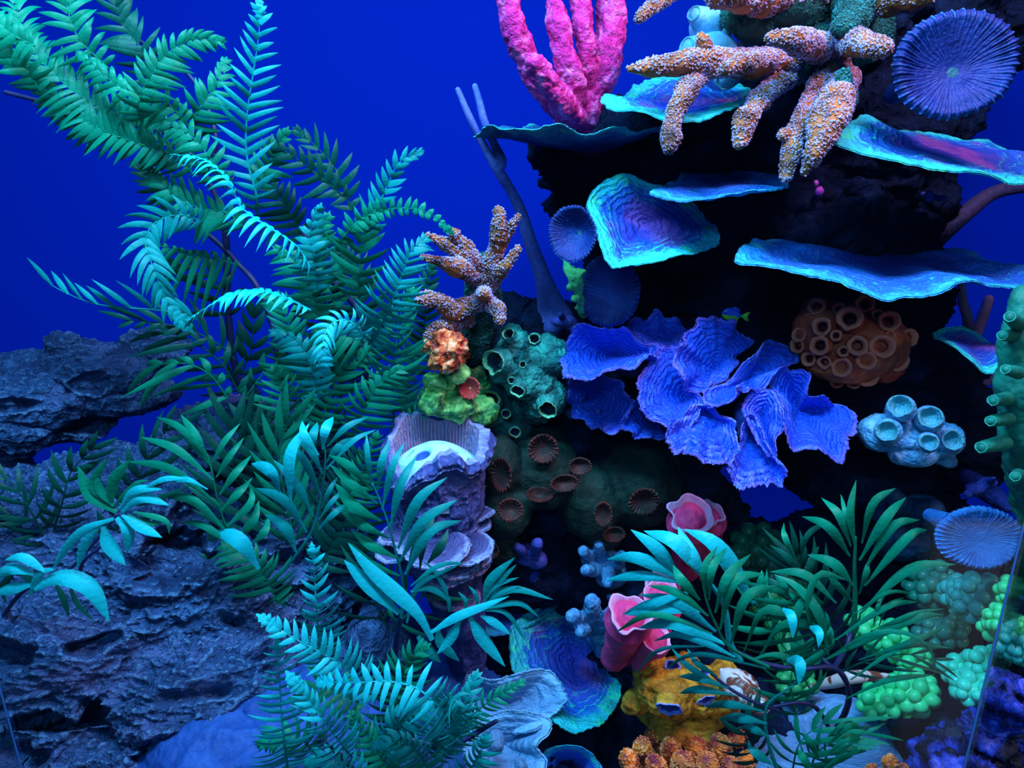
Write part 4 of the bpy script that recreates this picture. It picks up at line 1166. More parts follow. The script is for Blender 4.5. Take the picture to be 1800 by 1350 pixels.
orange_colony('bright orange branching coral with stubby knobbed tips at the bottom edge',
              [((1145, 1400, .02), (1102, 1332, -.04), 15), ((1160, 1400, .02), (1128, 1312, -.02), 16), ((1180, 1400, .03), (1148, 1296, .01), 14), ((1190, 1380, .03), (1180, 1310, -.02), 16), ((1210, 1380, .04), (1190, 1288, .02), 17),
               ((1230, 1380, .04), (1215, 1275, .04), 15), ((1240, 1390, .02), (1225, 1315, -.01), 18), ((1260, 1380, .04), (1255, 1278, .03), 17), ((1270, 1390, .02), (1265, 1312, -.01), 18), ((1300, 1380, .03), (1295, 1300, .01), 15), ((1300, 1400, .0), (1312, 1335, -.03), 16),
               ((1120, 1420, .0), (1110, 1360, -.06), 16), ((1160, 1420, .0), (1155, 1345, -.05), 17), ((1200, 1420, .0), (1200, 1340, -.05), 18), ((1240, 1420, .0), (1245, 1345, -.05), 18), ((1280, 1420, .0), (1285, 1350, -.05), 17)], P(1200, 1400, .06))
orange_colony('tiny orange coral tips at the bottom edge right of the smooth boulder', [((1570, 1390, -.02), (1566, 1340, -.05), 12), ((1590, 1390, -.02), (1590, 1352, -.05), 9), ((1535, 1390, -.02), (1532, 1352, -.05), 10)], P(1570, 1390, .0))

# striped shell
M_shell = mat('brown_and_cream_shell', [(0.46, (0.20, 0.05, 0.03)), (0.52, (0.70, 0.62, 0.60))], 26, 2, 3.0, rough=0.35, spec=.5)
g = Geo()
a_, b_ = P(1268, 1178, -.0), P(1335, 1238, -.03)
t_ = np.linspace(0, 1, 60)
c_ = a_ + (b_ - a_) * t_[:, None]
tube(g, c_, (4 + 24 * np.sin(np.clip(t_ * 1.15, 0, 1) * 2.6) ** .8) * S(1300, 1210, -.02) * (1 + .05 * np.abs(np.sin(t_ * 20))), 28)
solo('sea_shell', g, M_shell, 'brown and cream striped shell lying right of the mustard sponge', 'shell')
g = Geo()
c_ = spline(W([(1425, 1208, .0), (1460, 1200, -.02), (1500, 1190, -.03), (1560, 1188, -.02)]), 40)
tube(g, c_, (3 + 8 * np.sin(np.linspace(.1, 3.0, 40))) * S(1480, 1200, 0), 16)
solo('sea_shell', g, M_shell, 'slim brown and cream striped shell behind the palm leaves on the right', 'shell')

# ------------------------------------------------------------------ bubble corals
def bub_mat(name, a, b): return mat(name, [(0.35, a), (0.65, b)], 25, 3, rough=0.35, spec=0.4, trans=.15, tcol=b)


MB1 = bub_mat('neon_green_bubbles', (0.03, 0.62, 0.22), (0.08, 0.85, 0.30))
MB2 = bub_mat('teal_bubbles', (0.02, 0.42, 0.38), (0.04, 0.58, 0.48))
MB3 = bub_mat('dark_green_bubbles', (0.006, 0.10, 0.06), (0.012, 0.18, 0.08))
MB4 = bub_mat('sea_green_bubbles', (0.03, 0.60, 0.40), (0.06, 0.80, 0.50))


def bubbles(label, cl, m, r=9):
    r *= 1.3
    g = Geo()
    pts = []
    for (px, py, y, rx, rz) in cl:
        s = S(px, py, y); c = P(px, py, y)
        ball(g, c, (rx * s * .85, (rx + rz) * .45 * s, rz * s * .85), 3)
        n = int(2.6 * rx * rz / (r * r)) + 8
        for k in range(n):
            z = 1 - 2 * (k + .5) / n; a = k * 2.39996
            d = np.array([math.sqrt(1 - z * z) * math.cos(a), math.sqrt(1 - z * z) * math.sin(a), z])
            p = c + d * np.array([rx, (rx + rz) / 2, rz]) * s * .92 + rng.normal(size=3) * r * s * .15
            rr = r * s * rng.uniform(.8, 1.25)
            ball(g, p, (rr, rr, rr * rng.uniform(.85, 1.1)), 2)
    for a, b in zip(cl[:-1], cl[1:]):
        tube(g, spline(W([a[:3], b[:3]]), 6), min(a[4], b[4]) * .5 * S(*a[:3]), 10)
    return solo('bubble_coral', g, m, label, 'coral', group='green bubble corals at the lower right')


bubbles('bright neon green bubble coral in two lobes just right of the smooth boulder', [(1548, 1235, .0, 34, 24), (1605, 1215, .0, 40, 28), (1590, 1235, .06, 30, 20)], MB1, 9)
bubbles('sea-green bubble coral lobed along the ledge at the right, above the violet rock', [(1690, 1178, -.02, 30, 20), (1735, 1165, -.03, 32, 26), (1715, 1212, -.05, 38, 24), (1750, 1195, -.04, 24, 20), (1720, 1200, .04, 30, 20)], MB4, 8.5)
bubbles('teal bubble coral below the pale mushroom coral', [(1725, 1050, .0, 46, 36), (1695, 1045, .03, 34, 30), (1740, 1060, .08, 30, 30)], MB2, 9)
bubbles('small neon bubble coral at the right edge beside the tank corner', [(1776, 1038, -.05, 20, 22), (1766, 1090, -.06, 26, 24), (1745, 1100, -.05, 16, 18), (1770, 1060, .02, 20, 30)], MB1, 7.5)
bubbles('neon green bubble coral showing through the right palm leaves', [(1520, 1100, .06, 28, 24), (1560, 1125, .05, 34, 28), (1600, 1150, .04, 30, 18)], MB1, 8.5)
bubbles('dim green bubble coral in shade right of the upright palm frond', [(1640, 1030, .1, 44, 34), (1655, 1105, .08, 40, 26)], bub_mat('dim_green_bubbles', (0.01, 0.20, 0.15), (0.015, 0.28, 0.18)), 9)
bubbles('dark green bubble coral behind the bright palm frond', [(1330, 970, .16, 46, 40), (1380, 1010, .14, 44, 36), (1310, 1000, .16, 30, 30)], MB3, 10)
bubbles('mid-green bubble coral low behind the hooked palm leaves', [(1370, 1075, .10, 34, 30), (1400, 1200, .04, 30, 22), (1350, 1060, .12, 30, 24)], bub_mat('mid_green_bubbles', (0.02, 0.32, 0.10), (0.04, 0.48, 0.14)), 8.5)
bubbles('teal bubble coral cut by the right edge low down', [(1800, 1135, -.06, 26, 30), (1800, 1130, .0, 20, 30)], MB2, 8)

# green sponge column at the right edge, close to the glass
M_gcol = mat('emerald_sponge', [(0.35, (0.003, 0.12, 0.08)), (0.65, (0.008, 0.26, 0.16))], 20, 4, tone=[((0.06, 0.50, 0.36), 0.4, 0.6, 0), ((0.01, .1, .06), .8, 1, 0)], rough=.6, bump=((60, .004, 'n'),))
th = thing('column_sponge', 'emerald green column sponge with side nubs at the right edge', 'sponge', P(1880, 1060, .06))
part('column', blob(branch([(1880, 1040, .06), (1850, 930, .0), (1815, 840, -.04), (1797, 760, -.06), (1800, 680, -.06), (1795, 600, -.06), (1800, 530, -.05)], (44, 44, 42, 38, 46, 34, 26)), .002, 3, lambda v, n: v + n * (0.008 * fbm(v, 35, 4, 5))[:, None]), M_gcol, th)
for i, (a, b, r) in enumerate((((1790, 570, -.07), (1776, 558, -.10), 11), ((1785, 590, -.06), (1763, 590, -.09), 10), ((1775, 700, -.07), (1748, 704, -.09), 11), ((1775, 735, -.07), (1744, 740, -.09), 11), ((1765, 778, -.07), (1728, 786, -.09), 12), ((1790, 835, -.08), (1785, 838, -.11), 10), ((1790, 655, -.09), (1770, 650, -.10), 10))):
    g = Geo(); c = spline(W([a, b]), 8); tube(g, c, np.linspace(1.2, .9, 8) * r * S(*a), 14)
    cup(g, P(*b), P(*b) - P(*a), r * .8 * S(*b), h=.8, sides=16)
    part('nub', g, M_gcol, th)

# violet crust ledge at the lower right
M_vl = mat('violet_crust', [(0.46, (0.001, 0.004, 0.03)), (0.56, (0.012, 0.05, 0.5)), (0.68, (0.25, 0.20, 0.85))], 20, 7, 0.8, rough=.6, bump=((90, .005, 'n'),))
rock('crusted_ledge', [(1700, 1322, -.08, 60, 28), (1745, 1285, -.09, 46, 30), (1650, 1335, -.06, 44, 20), (1785, 1235, -.10, 30, 36), (1710, 1360, -.11, 60, 24), (1740, 1330, -.04, 70, 50), (1700, 1430, -.08, 120, 60), (1622, 1310, -.03, 20, 10), (1800, 1260, -.06, 30, 50)],
     'rumpled violet crusted ledge in the lower right corner', M_vl, .0018, .014, 26, seed=41, smooth=3)

# ------------------------------------------------------------------ hollow stump with shelf growths
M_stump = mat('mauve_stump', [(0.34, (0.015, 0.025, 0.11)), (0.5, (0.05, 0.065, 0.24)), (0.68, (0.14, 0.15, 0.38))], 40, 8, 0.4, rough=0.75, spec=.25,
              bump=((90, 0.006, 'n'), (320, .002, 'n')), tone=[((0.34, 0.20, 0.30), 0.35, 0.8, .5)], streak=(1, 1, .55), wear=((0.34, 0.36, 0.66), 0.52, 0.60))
M_spot = mat('pale_spotted_core', [(0.3, (0.30, 0.62, 0.85)), (0.7, (0.50, 0.78, 0.95))], 20, 3, voro=None, tone=[((0.03, 0.10, 0.34), 0.30, 0.42, 0)], rough=.5)
th = thing('hollow_stump', 'hollow mauve stump with ragged rim and shelf growths in the middle', 'stump', P(795, 1200, .06))
yb = .04
TOP = [(768, 775), (770, 800), (774, 850), (778, 900), (782, 950), (788, 1000)]
na, rows = 360, []
ang = np.linspace(0, 2 * np.pi, na, endpoint=False)
sc = S(770, 850, yb)
cen = [P(766, 1000, yb), P(768, 850, yb), P(766, 790, yb)]
R0 = 80 * sc
zt, zb = P(768, 762, yb)[2], P(770, 985, yb)[2]
cx = np.array([P(768, 800, yb)[0], yb, 0])
circ = np.stack([np.cos(ang), np.sin(ang), ang * 0], 1)
rimz = 0.020 * vnoise(circ * 1.7 + 3, 3) + 0.006 * vnoise(circ * 6, 4)
rimz += -0.018 * np.exp(-((np.abs((ang - 4.0 + np.pi) % (2 * np.pi) - np.pi)) / .55) ** 2) + 0.018 * np.exp(-((np.abs((ang - 3.5 + np.pi) % (2 * np.pi) - np.pi)) / .25) ** 2)
g = Geo(); nz = 110
V, T = [], []
for i in range(nz):       # outside, bottom to top
    u = i / (nz - 1)
    z = zb + (zt + rimz - zb) * u
    pt = np.stack([np.cos(ang) * R0, np.sin(ang) * R0, z], 1)
    rr = R0 * (1.0 - .10 * np.cos(u * 2.6) * (u < .9) + .06 * max(0, u - .8) * 5)
    d = .006 * fbm(pt, 26, 4, 6) + .0035 * fbm(pt, 70, 4, 8, .6, True) + .008 * np.exp(-((u - .93) / .05) ** 2)
    for (aa, uu, w) in ((4.95, .55, .1), (5.3, .30, .08), (4.75, .28, .06), (4.3, .45, .08), (5.6, .42, .06), (4.1, .7, .06)):
        dd = np.abs((ang - aa + np.pi) % (2 * np.pi) - np.pi)
        d = d - .020 * np.exp(-((dd / w) ** 2 + ((u - uu) / (w * .55)) ** 2))
    V.append(cx + np.stack([np.cos(ang) * (rr + d), np.sin(ang) * (rr + d), z], 1)); T.append(np.full(na, .0))
for i in range(30):       # inside, top down
    u = i / 29
    z = zt + rimz - u * .06
    pt = np.stack([np.cos(ang) * R0, np.sin(ang) * R0, z * .2], 1)
    rr = R0 * (.93 - .10 * u) + .0016 * np.sin(ang * 70 + 3 * vnoise(pt * 60, 2)) * (u > .06) + .004 * fbm(pt, 30, 3, 3)
    V.append(cx + np.stack([np.cos(ang) * rr, np.sin(ang) * rr, z], 1)); T.append(np.full(na, .9))
g.add(np.vstack(V), grid_quads(nz + 30, na), None, np.concatenate(T))
part('trunk', g, M_stump, th)
g = Geo()                 # spotted core inside the hollow
nr = 60; r = np.linspace(0.01, 1, nr); rg, ag = np.repeat(r, na), np.tile(ang, nr)
x, yv = rg * np.cos(ag), rg * np.sin(ag)
hole = np.zeros(len(x))
for (hx, hy, hr) in ((-.28, -.55, .19), (.02, -.05, .16), (-.42, -.02, .17), (.3, .3, .12), (-.1, .45, .12), (.45, -.35, .10), (-.62, -.35, .1), (.1, -.75, .1), (-.5, .35, .1)):
    hole = np.maximum(hole, np.exp(-(((x - hx) ** 2 + (yv - hy) ** 2) / hr ** 2) ** 2 * 1.2))
z = zt - .030 + .022 * (1 - rg ** 2) - .012 * hole - .012 * yv
vv = cx + np.stack([x * R0 * .9, yv * R0 * .9, z], 1)
sk = vv[-na:].copy(); sk[:, 2] -= .05; sk = np.vstack([vv[-na:] * .5 + sk * .5, sk])
g.add(np.vstack([vv, sk]), grid_quads(nr + 2, na), None, np.concatenate([hole, np.zeros(2 * na)]))
part('spotted_core', g, M_spot, th)
g = Geo()
c = spline(W([(778, 975, .05), (800, 1040, .055), (812, 1110, .06), (822, 1200, .07), (820, 1260, .08)]), 40)
tube(g, c, np.linspace(60, 24, 40) * sc, 24)
part('foot', blob(g, .0022, 2, lambda v, n: (v + n * (0.006 * fbm(v * np.array([1, 1, .4]), 60, 4, 5))[:, None], .0)), M_stump, th)
M_shelf = plate_mat('mauve_shelf', (0.03, 0.03, 0.12), (0.07, 0.07, 0.22), (0.30, 0.36, 0.66), (0.16, 0.15, 0.34), seed=4.0, lines=7, rimpos=.85)
for (px, py, y, r, asp, sd, tz) in ((760, 955, -.01, 62, .6, 1, .0), (812, 962, .0, 52, .6, 2, .05), (700, 940, .0, 34, .6, 3, 0), (808, 985, .0, 46, .55, 4, .1), (790, 1000, .0, 52, .55, 5, .1), (845, 905, .03, 22, .8, 6, .2), (843, 925, .03, 22, .7, 7, .1), (850, 815, .06, 13, 1, 8, .5), (846, 985, .03, 20, 1, 9, .3), (800, 1048, .03, 44, .5, 10, 0), (838, 1000, .03, 24, .9, 11, .4), (690, 965, .0, 36, .5, 12, 0)):
    n = 10; a_ = np.arange(n) * 2 * np.pi / n
    s = S(px, py, y); c0 = P(px, py, y)
    rim = []
    ctr = c0 + np.array([0, .012, -.004])
    RR = np.stack([np.cos(a_) * r * s, np.sin(a_) * r * s * .8, .25 * r * s * np.sin(a_) + tz * r * s * np.cos(a_)], 1) * (1 + .1 * rng.normal(size=n))[:, None] + c0
    # plate() wants photo points, so give it the projected ones
    def proj(p):
        d = p - CAM; f = d[1] * cP - d[2] * sP; u = d[1] * sP + d[2] * cP
        return (900 + F_PX * d[0] / f, 675 - F_PX * u / f, p[1])
    part('shelf', plate([proj(q_) for q_ in RR], proj(ctr), na=120, nr=26, th=.006, amp=.003, freq=60, jag=.06, seed=sd, bulge=.004), M_shelf, th)

# ------------------------------------------------------------------ fish
M_fish = mat('blue_yellow_fish', [(0.4, (0.01, 0.08, 0.75)), (0.6, (0.02, 0.16, 0.9))], 60, tone=[((0.25, 0.75, 0.05), 0.45, 0.55, 0)], rough=.35, spec=.5)


def fish(label, px, py, y, L_, m, ang):
    c = P(px, py, y); s = S(px, py, y) * L_
    th = thing('reef_fish', label, 'fish', c)
    ca, sa = math.cos(ang), math.sin(ang)
    def tr(v): v = np.asarray(v, float) * s; return c + np.stack([v[:, 0] * ca - v[:, 2] * sa, v[:, 1], v[:, 0] * sa + v[:, 2] * ca], 1)
    x = np.linspace(-.5, .38, 24); h = .26 * np.sin(np.clip((x + .5) / .9, 0, 1) ** .75 * np.pi) ** .8 + .02
    a2 = np.linspace(0, 2 * np.pi, 20, endpoint=False)
    v = np.stack([np.repeat(x, 20), np.outer(h * .38, np.sin(a2)).ravel(), np.outer(h, np.cos(a2)).ravel()], 1)
    g = Geo(); g.add(tr(v), grid_quads(24, 20), None, (v[:, 2] < -.06).astype(float)); part('body', g, m, th)
    for nm, pl in (('tail_fin', [(.34, 0), (.62, .2), (.75, .24), (.66, 0), (.78, -.2), (.62, -.18)]), ('dorsal_fin', [(-.2, .2), (0, .36), (.25, .3), (.3, .12), (.0, .2)]), ('anal_fin', [(-.05, -.2), (.1, -.34), (.28, -.25), (.3, -.1)])):
        n = len(pl)
        v = [(a, -.008, b) for a, b in pl] + [(a, .008, b) for a, b in pl]
        cx2 = np.mean([p[0] for p in pl]); cz2 = np.mean([p[1] for p in pl])
        v += [(cx2, -.012, cz2), (cx2, .012, cz2)]
        t = []
        for i in range(n):
            j = (i + 1) % n
            t += [[i, j, 2 * n], [n + j, n + i, 2 * n + 1], [i, n + i, n + j], [i, n + j, j]]
        g = Geo(); g.add(tr(v), None, t, 1.0 if nm != 'dorsal_fin' else 0.0); part(nm, g, m, th)
    g = Geo(); ball(g, tr([(-.36, -.075, .05)])[0], s * .028, 2); part('eye', g, plain('fish_eye', (.01, .01, .01), .2, .6), th)


fish('small blue and yellow fish hovering above the violet coral', 1288, 553, .20, 40, M_fish, -.15)
M_mag = mat('magenta_crust', [(0.4, (0.35, 0.02, 0.35)), (0.6, (0.85, 0.15, 0.75))], 90, rough=.6)
nubs('encrusting_sponge', 'tiny magenta sponge patch on the dark rock under the staghorn tips', [(1440, 336, .20, 6, 8), (1434, 322, .20, 4, 5), (1440, 336, .22, 5, 6, 12)], [], M_mag, 'sponge', vox=.001, seed=12)
nubs('encrusting_sponge', 'tiny dim violet sponge patch on the dark rock near the brown sea rod', [(1632, 345, .2, 5, 10), (1632, 345, .26, 5, 7, 60)], [], M_db, 'sponge', vox=.001, seed=13)

# ------------------------------------------------------------------ plastic plants
def leaf_mat(name, a, b, tcol, rough=.42, spec=.22, trans=.36):
    return mat(name, [(0.3, a), (0.7, b)], 14, 3, rough=rough, spec=spec, trans=trans, tcol=tcol, bump=((260, 0.0006, 'n'),))


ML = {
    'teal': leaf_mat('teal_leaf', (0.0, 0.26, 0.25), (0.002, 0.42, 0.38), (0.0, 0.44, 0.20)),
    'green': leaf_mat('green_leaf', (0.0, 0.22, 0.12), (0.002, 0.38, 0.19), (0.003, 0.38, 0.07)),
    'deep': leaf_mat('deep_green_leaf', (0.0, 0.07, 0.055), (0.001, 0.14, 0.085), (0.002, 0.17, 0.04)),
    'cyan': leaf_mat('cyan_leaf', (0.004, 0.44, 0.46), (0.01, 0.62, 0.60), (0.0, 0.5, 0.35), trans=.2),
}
M_stem = mat('dark_plant_stem', [(0.3, (0.008, 0.012, 0.06)), (0.7, (0.03, 0.03, 0.13))], 60, rough=.5, spec=.4)


def plant(name, label, loc, stems, fronds, extra=None):
    th = thing(name, label, 'plant', P(*loc), 'plastic ferns' if name == 'fern_plant' else 'plastic palms')
    for pts, r in stems:
        c = spline([(*P(*p), rr * S(*p)) for p, rr in zip(pts, r)], 60)
        g = Geo(); tube(g, c[:, :3], c[:, 3] * (1 + .12 * vnoise(c[:, :3] * 120, 2)), 10)
        part('stem', g, M_stem, th)
    for f in fronds:
        m, path, L0, L1 = f[:4]
        k = dict(f[4]) if len(f) > 4 else {}
        part('frond', frond(path, L0, L1, **k), ML[m], th)
    return th


def leaves(th, m, lst, name='leaf', **k):
    for path, w in lst:
        g = Geo(); leaf(g, path, w, **k); part(name, g, ML[m], th)


def leaf_frond(th, m, y, rachis, lst, r=3.0, dy=-.012, **k):
    g = Geo()
    if rachis:
        c = spline(W(rachis, y), 30); tube(g, c, np.linspace(r, r * .4, 30) * S(*rachis[0], y), 8)
    for pts, w in lst:
        n = len(pts)
        q = [(a, b, y + dy * math.sin(i / (n - 1) * 2.2) * (1.5 if i else 1) + (rng.uniform(-.006, .006) if i == 0 else 0)) for i, (a, b) in enumerate(pts)]
        q = q[::-1] if k.get('rev', True) else q
        leaf(g, q, w * (1.05 if m == 'cyan' else .88), prof=.5, bw=.22, face=nrm(np.array([rng.uniform(-.35, .35), -1, .45 + rng.uniform(-.3, .3)])))
    return part('frond', g, ML[m], th)


FN = lambda **k: dict(kind='fern', **k)
PL = lambda **k: dict(kind='palm', **k)

# the tall fern leaning out of the top left corner
plant('fern_plant', 'tall green fern plant arching into the top left corner', (425, 700, .16),
      [([(432, 700, .16), (412, 640, .15), (400, 540, .14), (398, 430, .13), (385, 360, .12), (350, 290, .12), (300, 235, .13), (245, 170, .14), (150, 110, .15), (130, 80, .16)], (6, 6, 6, 6, 5.5, 5, 5, 5, 4, 3)),
       ([(398, 440, .13), (420, 465, .13), (450, 500, .12), (475, 560, .12), (490, 640, .12)], (5, 5, 5, 5, 5)),
       ([(398, 440, .13), (370, 415, .13), (335, 390, .13), (285, 375, .13)], (5, 4.5, 4, 3)),
       ([(360, 300, .12), (380, 250, .12), (362, 180, .13), (330, 130, .14), (270, 90, .14), (210, 40, .14)], (4, 4, 4, 3.5, 3, 3)),
       ([(300, 235, .13), (180, 205, .14), (80, 180, .14), (10, 162, .14)], (4, 4, 4, 4))],
      [
          ('green', [(330, 300, .08), (300, 262, .06), (235, 215, .05), (160, 180, .05), (105, 140, .05), (50, 75, .06), (25, 0, .08), (10, -60, .1)], 62, 72, FN(hang=.30, w=5, tilt=(0, 0, .3))),
          ('green', [(345, 310, .06), (300, 272, .05), (250, 255, .04), (172, 225, .04), (105, 180, .05), (40, 120, .06), (-20, 90, .08)], 44, 50, FN(hang=.15)),
          ('green', [(250, 215, .02), (243, 190, .01), (258, 145, .01), (295, 95, .02), (340, 70, .03), (385, 72, .04)], 46, 46, FN(hang=.3)),
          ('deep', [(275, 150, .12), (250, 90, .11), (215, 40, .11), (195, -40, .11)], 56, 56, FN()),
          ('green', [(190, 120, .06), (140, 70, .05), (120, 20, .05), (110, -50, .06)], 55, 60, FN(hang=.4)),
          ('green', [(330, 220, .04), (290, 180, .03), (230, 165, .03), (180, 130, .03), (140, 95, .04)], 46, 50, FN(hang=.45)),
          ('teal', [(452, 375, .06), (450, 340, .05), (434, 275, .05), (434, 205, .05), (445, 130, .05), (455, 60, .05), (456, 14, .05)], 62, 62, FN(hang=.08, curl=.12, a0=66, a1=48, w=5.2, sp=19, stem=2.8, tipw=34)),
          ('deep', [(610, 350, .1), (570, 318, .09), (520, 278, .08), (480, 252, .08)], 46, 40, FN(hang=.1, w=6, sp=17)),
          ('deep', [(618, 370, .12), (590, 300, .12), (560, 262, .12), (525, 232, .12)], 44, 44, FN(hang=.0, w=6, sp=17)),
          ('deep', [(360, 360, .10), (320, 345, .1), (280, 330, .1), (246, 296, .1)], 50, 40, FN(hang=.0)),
          ('green', [(430, 400, .06), (400, 375, .05), (350, 365, .05), (300, 340, .05), (255, 285, .06)], 50, 40, FN(hang=.3)),
          ('cyan', [(545, 470, .0), (520, 432, -.01), (470, 398, -.02), (425, 365, -.02), (400, 318, -.02), (362, 282, -.01), (305, 272, .0)], 42, 40, FN(hang=.7, tilt=(.2, .9, 1.2), w=5, sp=14, curl=.1)),
          ('green', [(395, 330, .04), (370, 280, .03), (330, 235, .03), (280, 215, .03)], 44, 44, FN(hang=.4)),
          ('green', [(330, 250, .08), (345, 200, .07), (380, 150, .08), (395, 110, .09)], 44, 50, FN(hang=.2)),
          ('deep', [(240, 260, .12), (190, 235, .11), (140, 225, .1), (100, 205, .1)], 36, 44, FN()),
          ('green', [(70, 160, .04), (40, 110, .03), (10, 80, .03), (-30, 60, .03)], 50, 60, FN(hang=.3)),
          ('green', [(60, 80, .02), (20, 60, .02), (-20, 20, .03)], 50, 50, FN(hang=.3)),
          ('green', [(455, 330, .08), (480, 270, .08), (500, 235, .08)], 40, 36, FN(w=6)),
          ('deep', [(540, 420, .12), (500, 360, .11), (470, 320, .11), (450, 300, .11)], 50, 44, FN(w=6)),
          # curled arch and the sweeping frond to the left
          ('teal', [(360, 392, .05), (318, 378, .03), (272, 392, .02), (256, 428, .01), (270, 472, .0), (284, 512, .0), (306, 548, .0), (322, 566, .0)], 42, 50, FN(hang=.2, sp=15, w=5.5, tipw=44, a0=70)),
          ('green', [(418, 467, .1), (380, 455, .08), (339, 450, .07), (304, 440, .06), (262, 425, .05)], 60, 36, FN(hang=.9, w=5, curl=.0)),
          ('teal', [(345, 562, .04), (289, 547, .03), (222, 541, .02), (167, 534, .02), (120, 517, .03), (92, 502, .03)], 0, 58, PL(sp=26, w=4.8, hang=-.05, a0=50, a1=30)),
          ('cyan', [(545, 545, -.01), (486, 517, -.02), (430, 512, -.02), (378, 533, -.03), (336, 560, -.03)], 32, 28, FN(hang=.4, tilt=(0, .8, 1.2), w=5, sp=13, tipw=40)),
          ('deep', [(412, 632, .1), (385, 606, .09), (333, 580, .08), (280, 568, .07), (232, 564, .07)], 30, 70, PL(hang=.2, w=4.8)),
          ('deep', [(420, 690, .1), (390, 640, .09), (340, 600, .08), (300, 585, .08)], 90, 60, PL(hang=.4, w=5.6)),
          ('green', [(400, 700, .06), (370, 660, .05), (330, 640, .04), (285, 640, .04)], 90, 40, PL(hang=.6, w=6.4)),
          ('deep', [(400, 560, .14), (385, 500, .13), (350, 470, .12), (320, 465, .12)], 80, 50, PL(hang=.5, w=6.4)),
          ('deep', [(410, 680, .16), (440, 620, .16), (445, 560, .16)], 50, 50, PL(hang=.1, w=7.2)),
          ('green', [(430, 700, .12), (480, 640, .12), (540, 625, .12)], 40, 50, PL(hang=.2, w=6.4)),
      ])

# the broad fern in the middle
plant('fern_plant', 'bushy green fern plant in the middle left of the blue sea rod', (645, 720, .14),
      [([(648, 705, .14), (642, 640, .12), (636, 560, .12), (600, 510, .11), (560, 470, .1), (530, 400, .1)], (6, 6, 6, 5, 5, 3)),
       ([(640, 600, .12), (680, 560, .12), (700, 500, .12)], (5, 4, 3)), ([(500, 720, .16), (500, 640, .15), (520, 560, .13), (560, 470, .1)], (5, 5, 5, 4))],
      [
          ('teal', [(632, 425, .06), (650, 385, .05), (668, 355, .05), (684, 320, .05), (702, 286, .05), (738, 268, .06)], 34, 30, FN(hang=-.05, sp=15, w=5.5, tipw=20)),
          ('green', [(590, 440, .05), (620, 398, .04), (660, 374, .04), (710, 366, .03), (755, 376, .03), (788, 404, .03)], 24, 22, FN(hang=-.1, sp=13, w=5.5, curl=.0, a0=85, a1=60)),
          ('green', [(630, 520, .06), (632, 470, .05), (634, 430, .05), (645, 380, .05)], 66, 60, FN(hang=.1, sp=17, w=7)),
          ('teal', [(648, 605, .02), (668, 575, .01), (690, 528, .0), (708, 480, .0), (722, 445, .0), (745, 422, .01)], 66, 62, FN(hang=.2, sp=12, w=4.6, curl=.15, stem=2.6)),
          ('green', [(692, 740, .08), (692, 680, .06), (696, 620, .05), (702, 560, .05), (722, 515, .05)], 64, 64, FN(hang=-.05, sp=15, w=4.6, curl=.3, a0=80)),
          ('cyan', [(640, 600, .0), (628, 575, -.01), (604, 562, -.02), (578, 574, -.03), (568, 604, -.04), (570, 640, -.04)], 30, 34, FN(hang=.35, sp=11, w=4, tipw=50, a1=50)),
          ('green', [(545, 720, .1), (530, 660, .09), (515, 600, .08), (500, 550, .08), (470, 520, .08)], 60, 56, FN(hang=.15, w=5.5)),
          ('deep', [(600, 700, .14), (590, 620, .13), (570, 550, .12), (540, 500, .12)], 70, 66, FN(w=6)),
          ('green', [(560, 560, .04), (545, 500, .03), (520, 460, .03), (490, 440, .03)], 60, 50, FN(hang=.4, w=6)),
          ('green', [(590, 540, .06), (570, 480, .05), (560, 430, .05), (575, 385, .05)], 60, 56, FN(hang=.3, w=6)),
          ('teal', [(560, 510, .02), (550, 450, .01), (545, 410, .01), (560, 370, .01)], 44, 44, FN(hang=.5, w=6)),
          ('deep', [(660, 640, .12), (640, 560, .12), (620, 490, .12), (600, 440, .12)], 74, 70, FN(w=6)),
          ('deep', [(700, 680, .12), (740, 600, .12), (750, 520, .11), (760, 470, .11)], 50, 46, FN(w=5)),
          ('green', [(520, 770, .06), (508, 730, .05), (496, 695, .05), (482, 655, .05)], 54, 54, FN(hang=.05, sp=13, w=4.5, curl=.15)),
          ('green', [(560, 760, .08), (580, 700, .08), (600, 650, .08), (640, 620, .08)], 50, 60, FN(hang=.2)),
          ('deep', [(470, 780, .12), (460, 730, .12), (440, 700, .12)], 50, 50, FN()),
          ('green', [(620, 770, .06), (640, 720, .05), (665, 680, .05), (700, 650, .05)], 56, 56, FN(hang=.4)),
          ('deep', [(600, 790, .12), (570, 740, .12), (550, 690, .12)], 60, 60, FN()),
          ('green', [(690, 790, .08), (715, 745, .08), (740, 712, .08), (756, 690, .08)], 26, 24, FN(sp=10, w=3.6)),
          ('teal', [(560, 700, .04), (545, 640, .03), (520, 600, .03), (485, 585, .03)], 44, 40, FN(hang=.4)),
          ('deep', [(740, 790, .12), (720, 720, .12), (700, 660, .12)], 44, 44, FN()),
          ('green', [(650, 600, .08), (600, 590, .07), (560, 585, .07)], 50, 50, FN(hang=.4)),
      ])

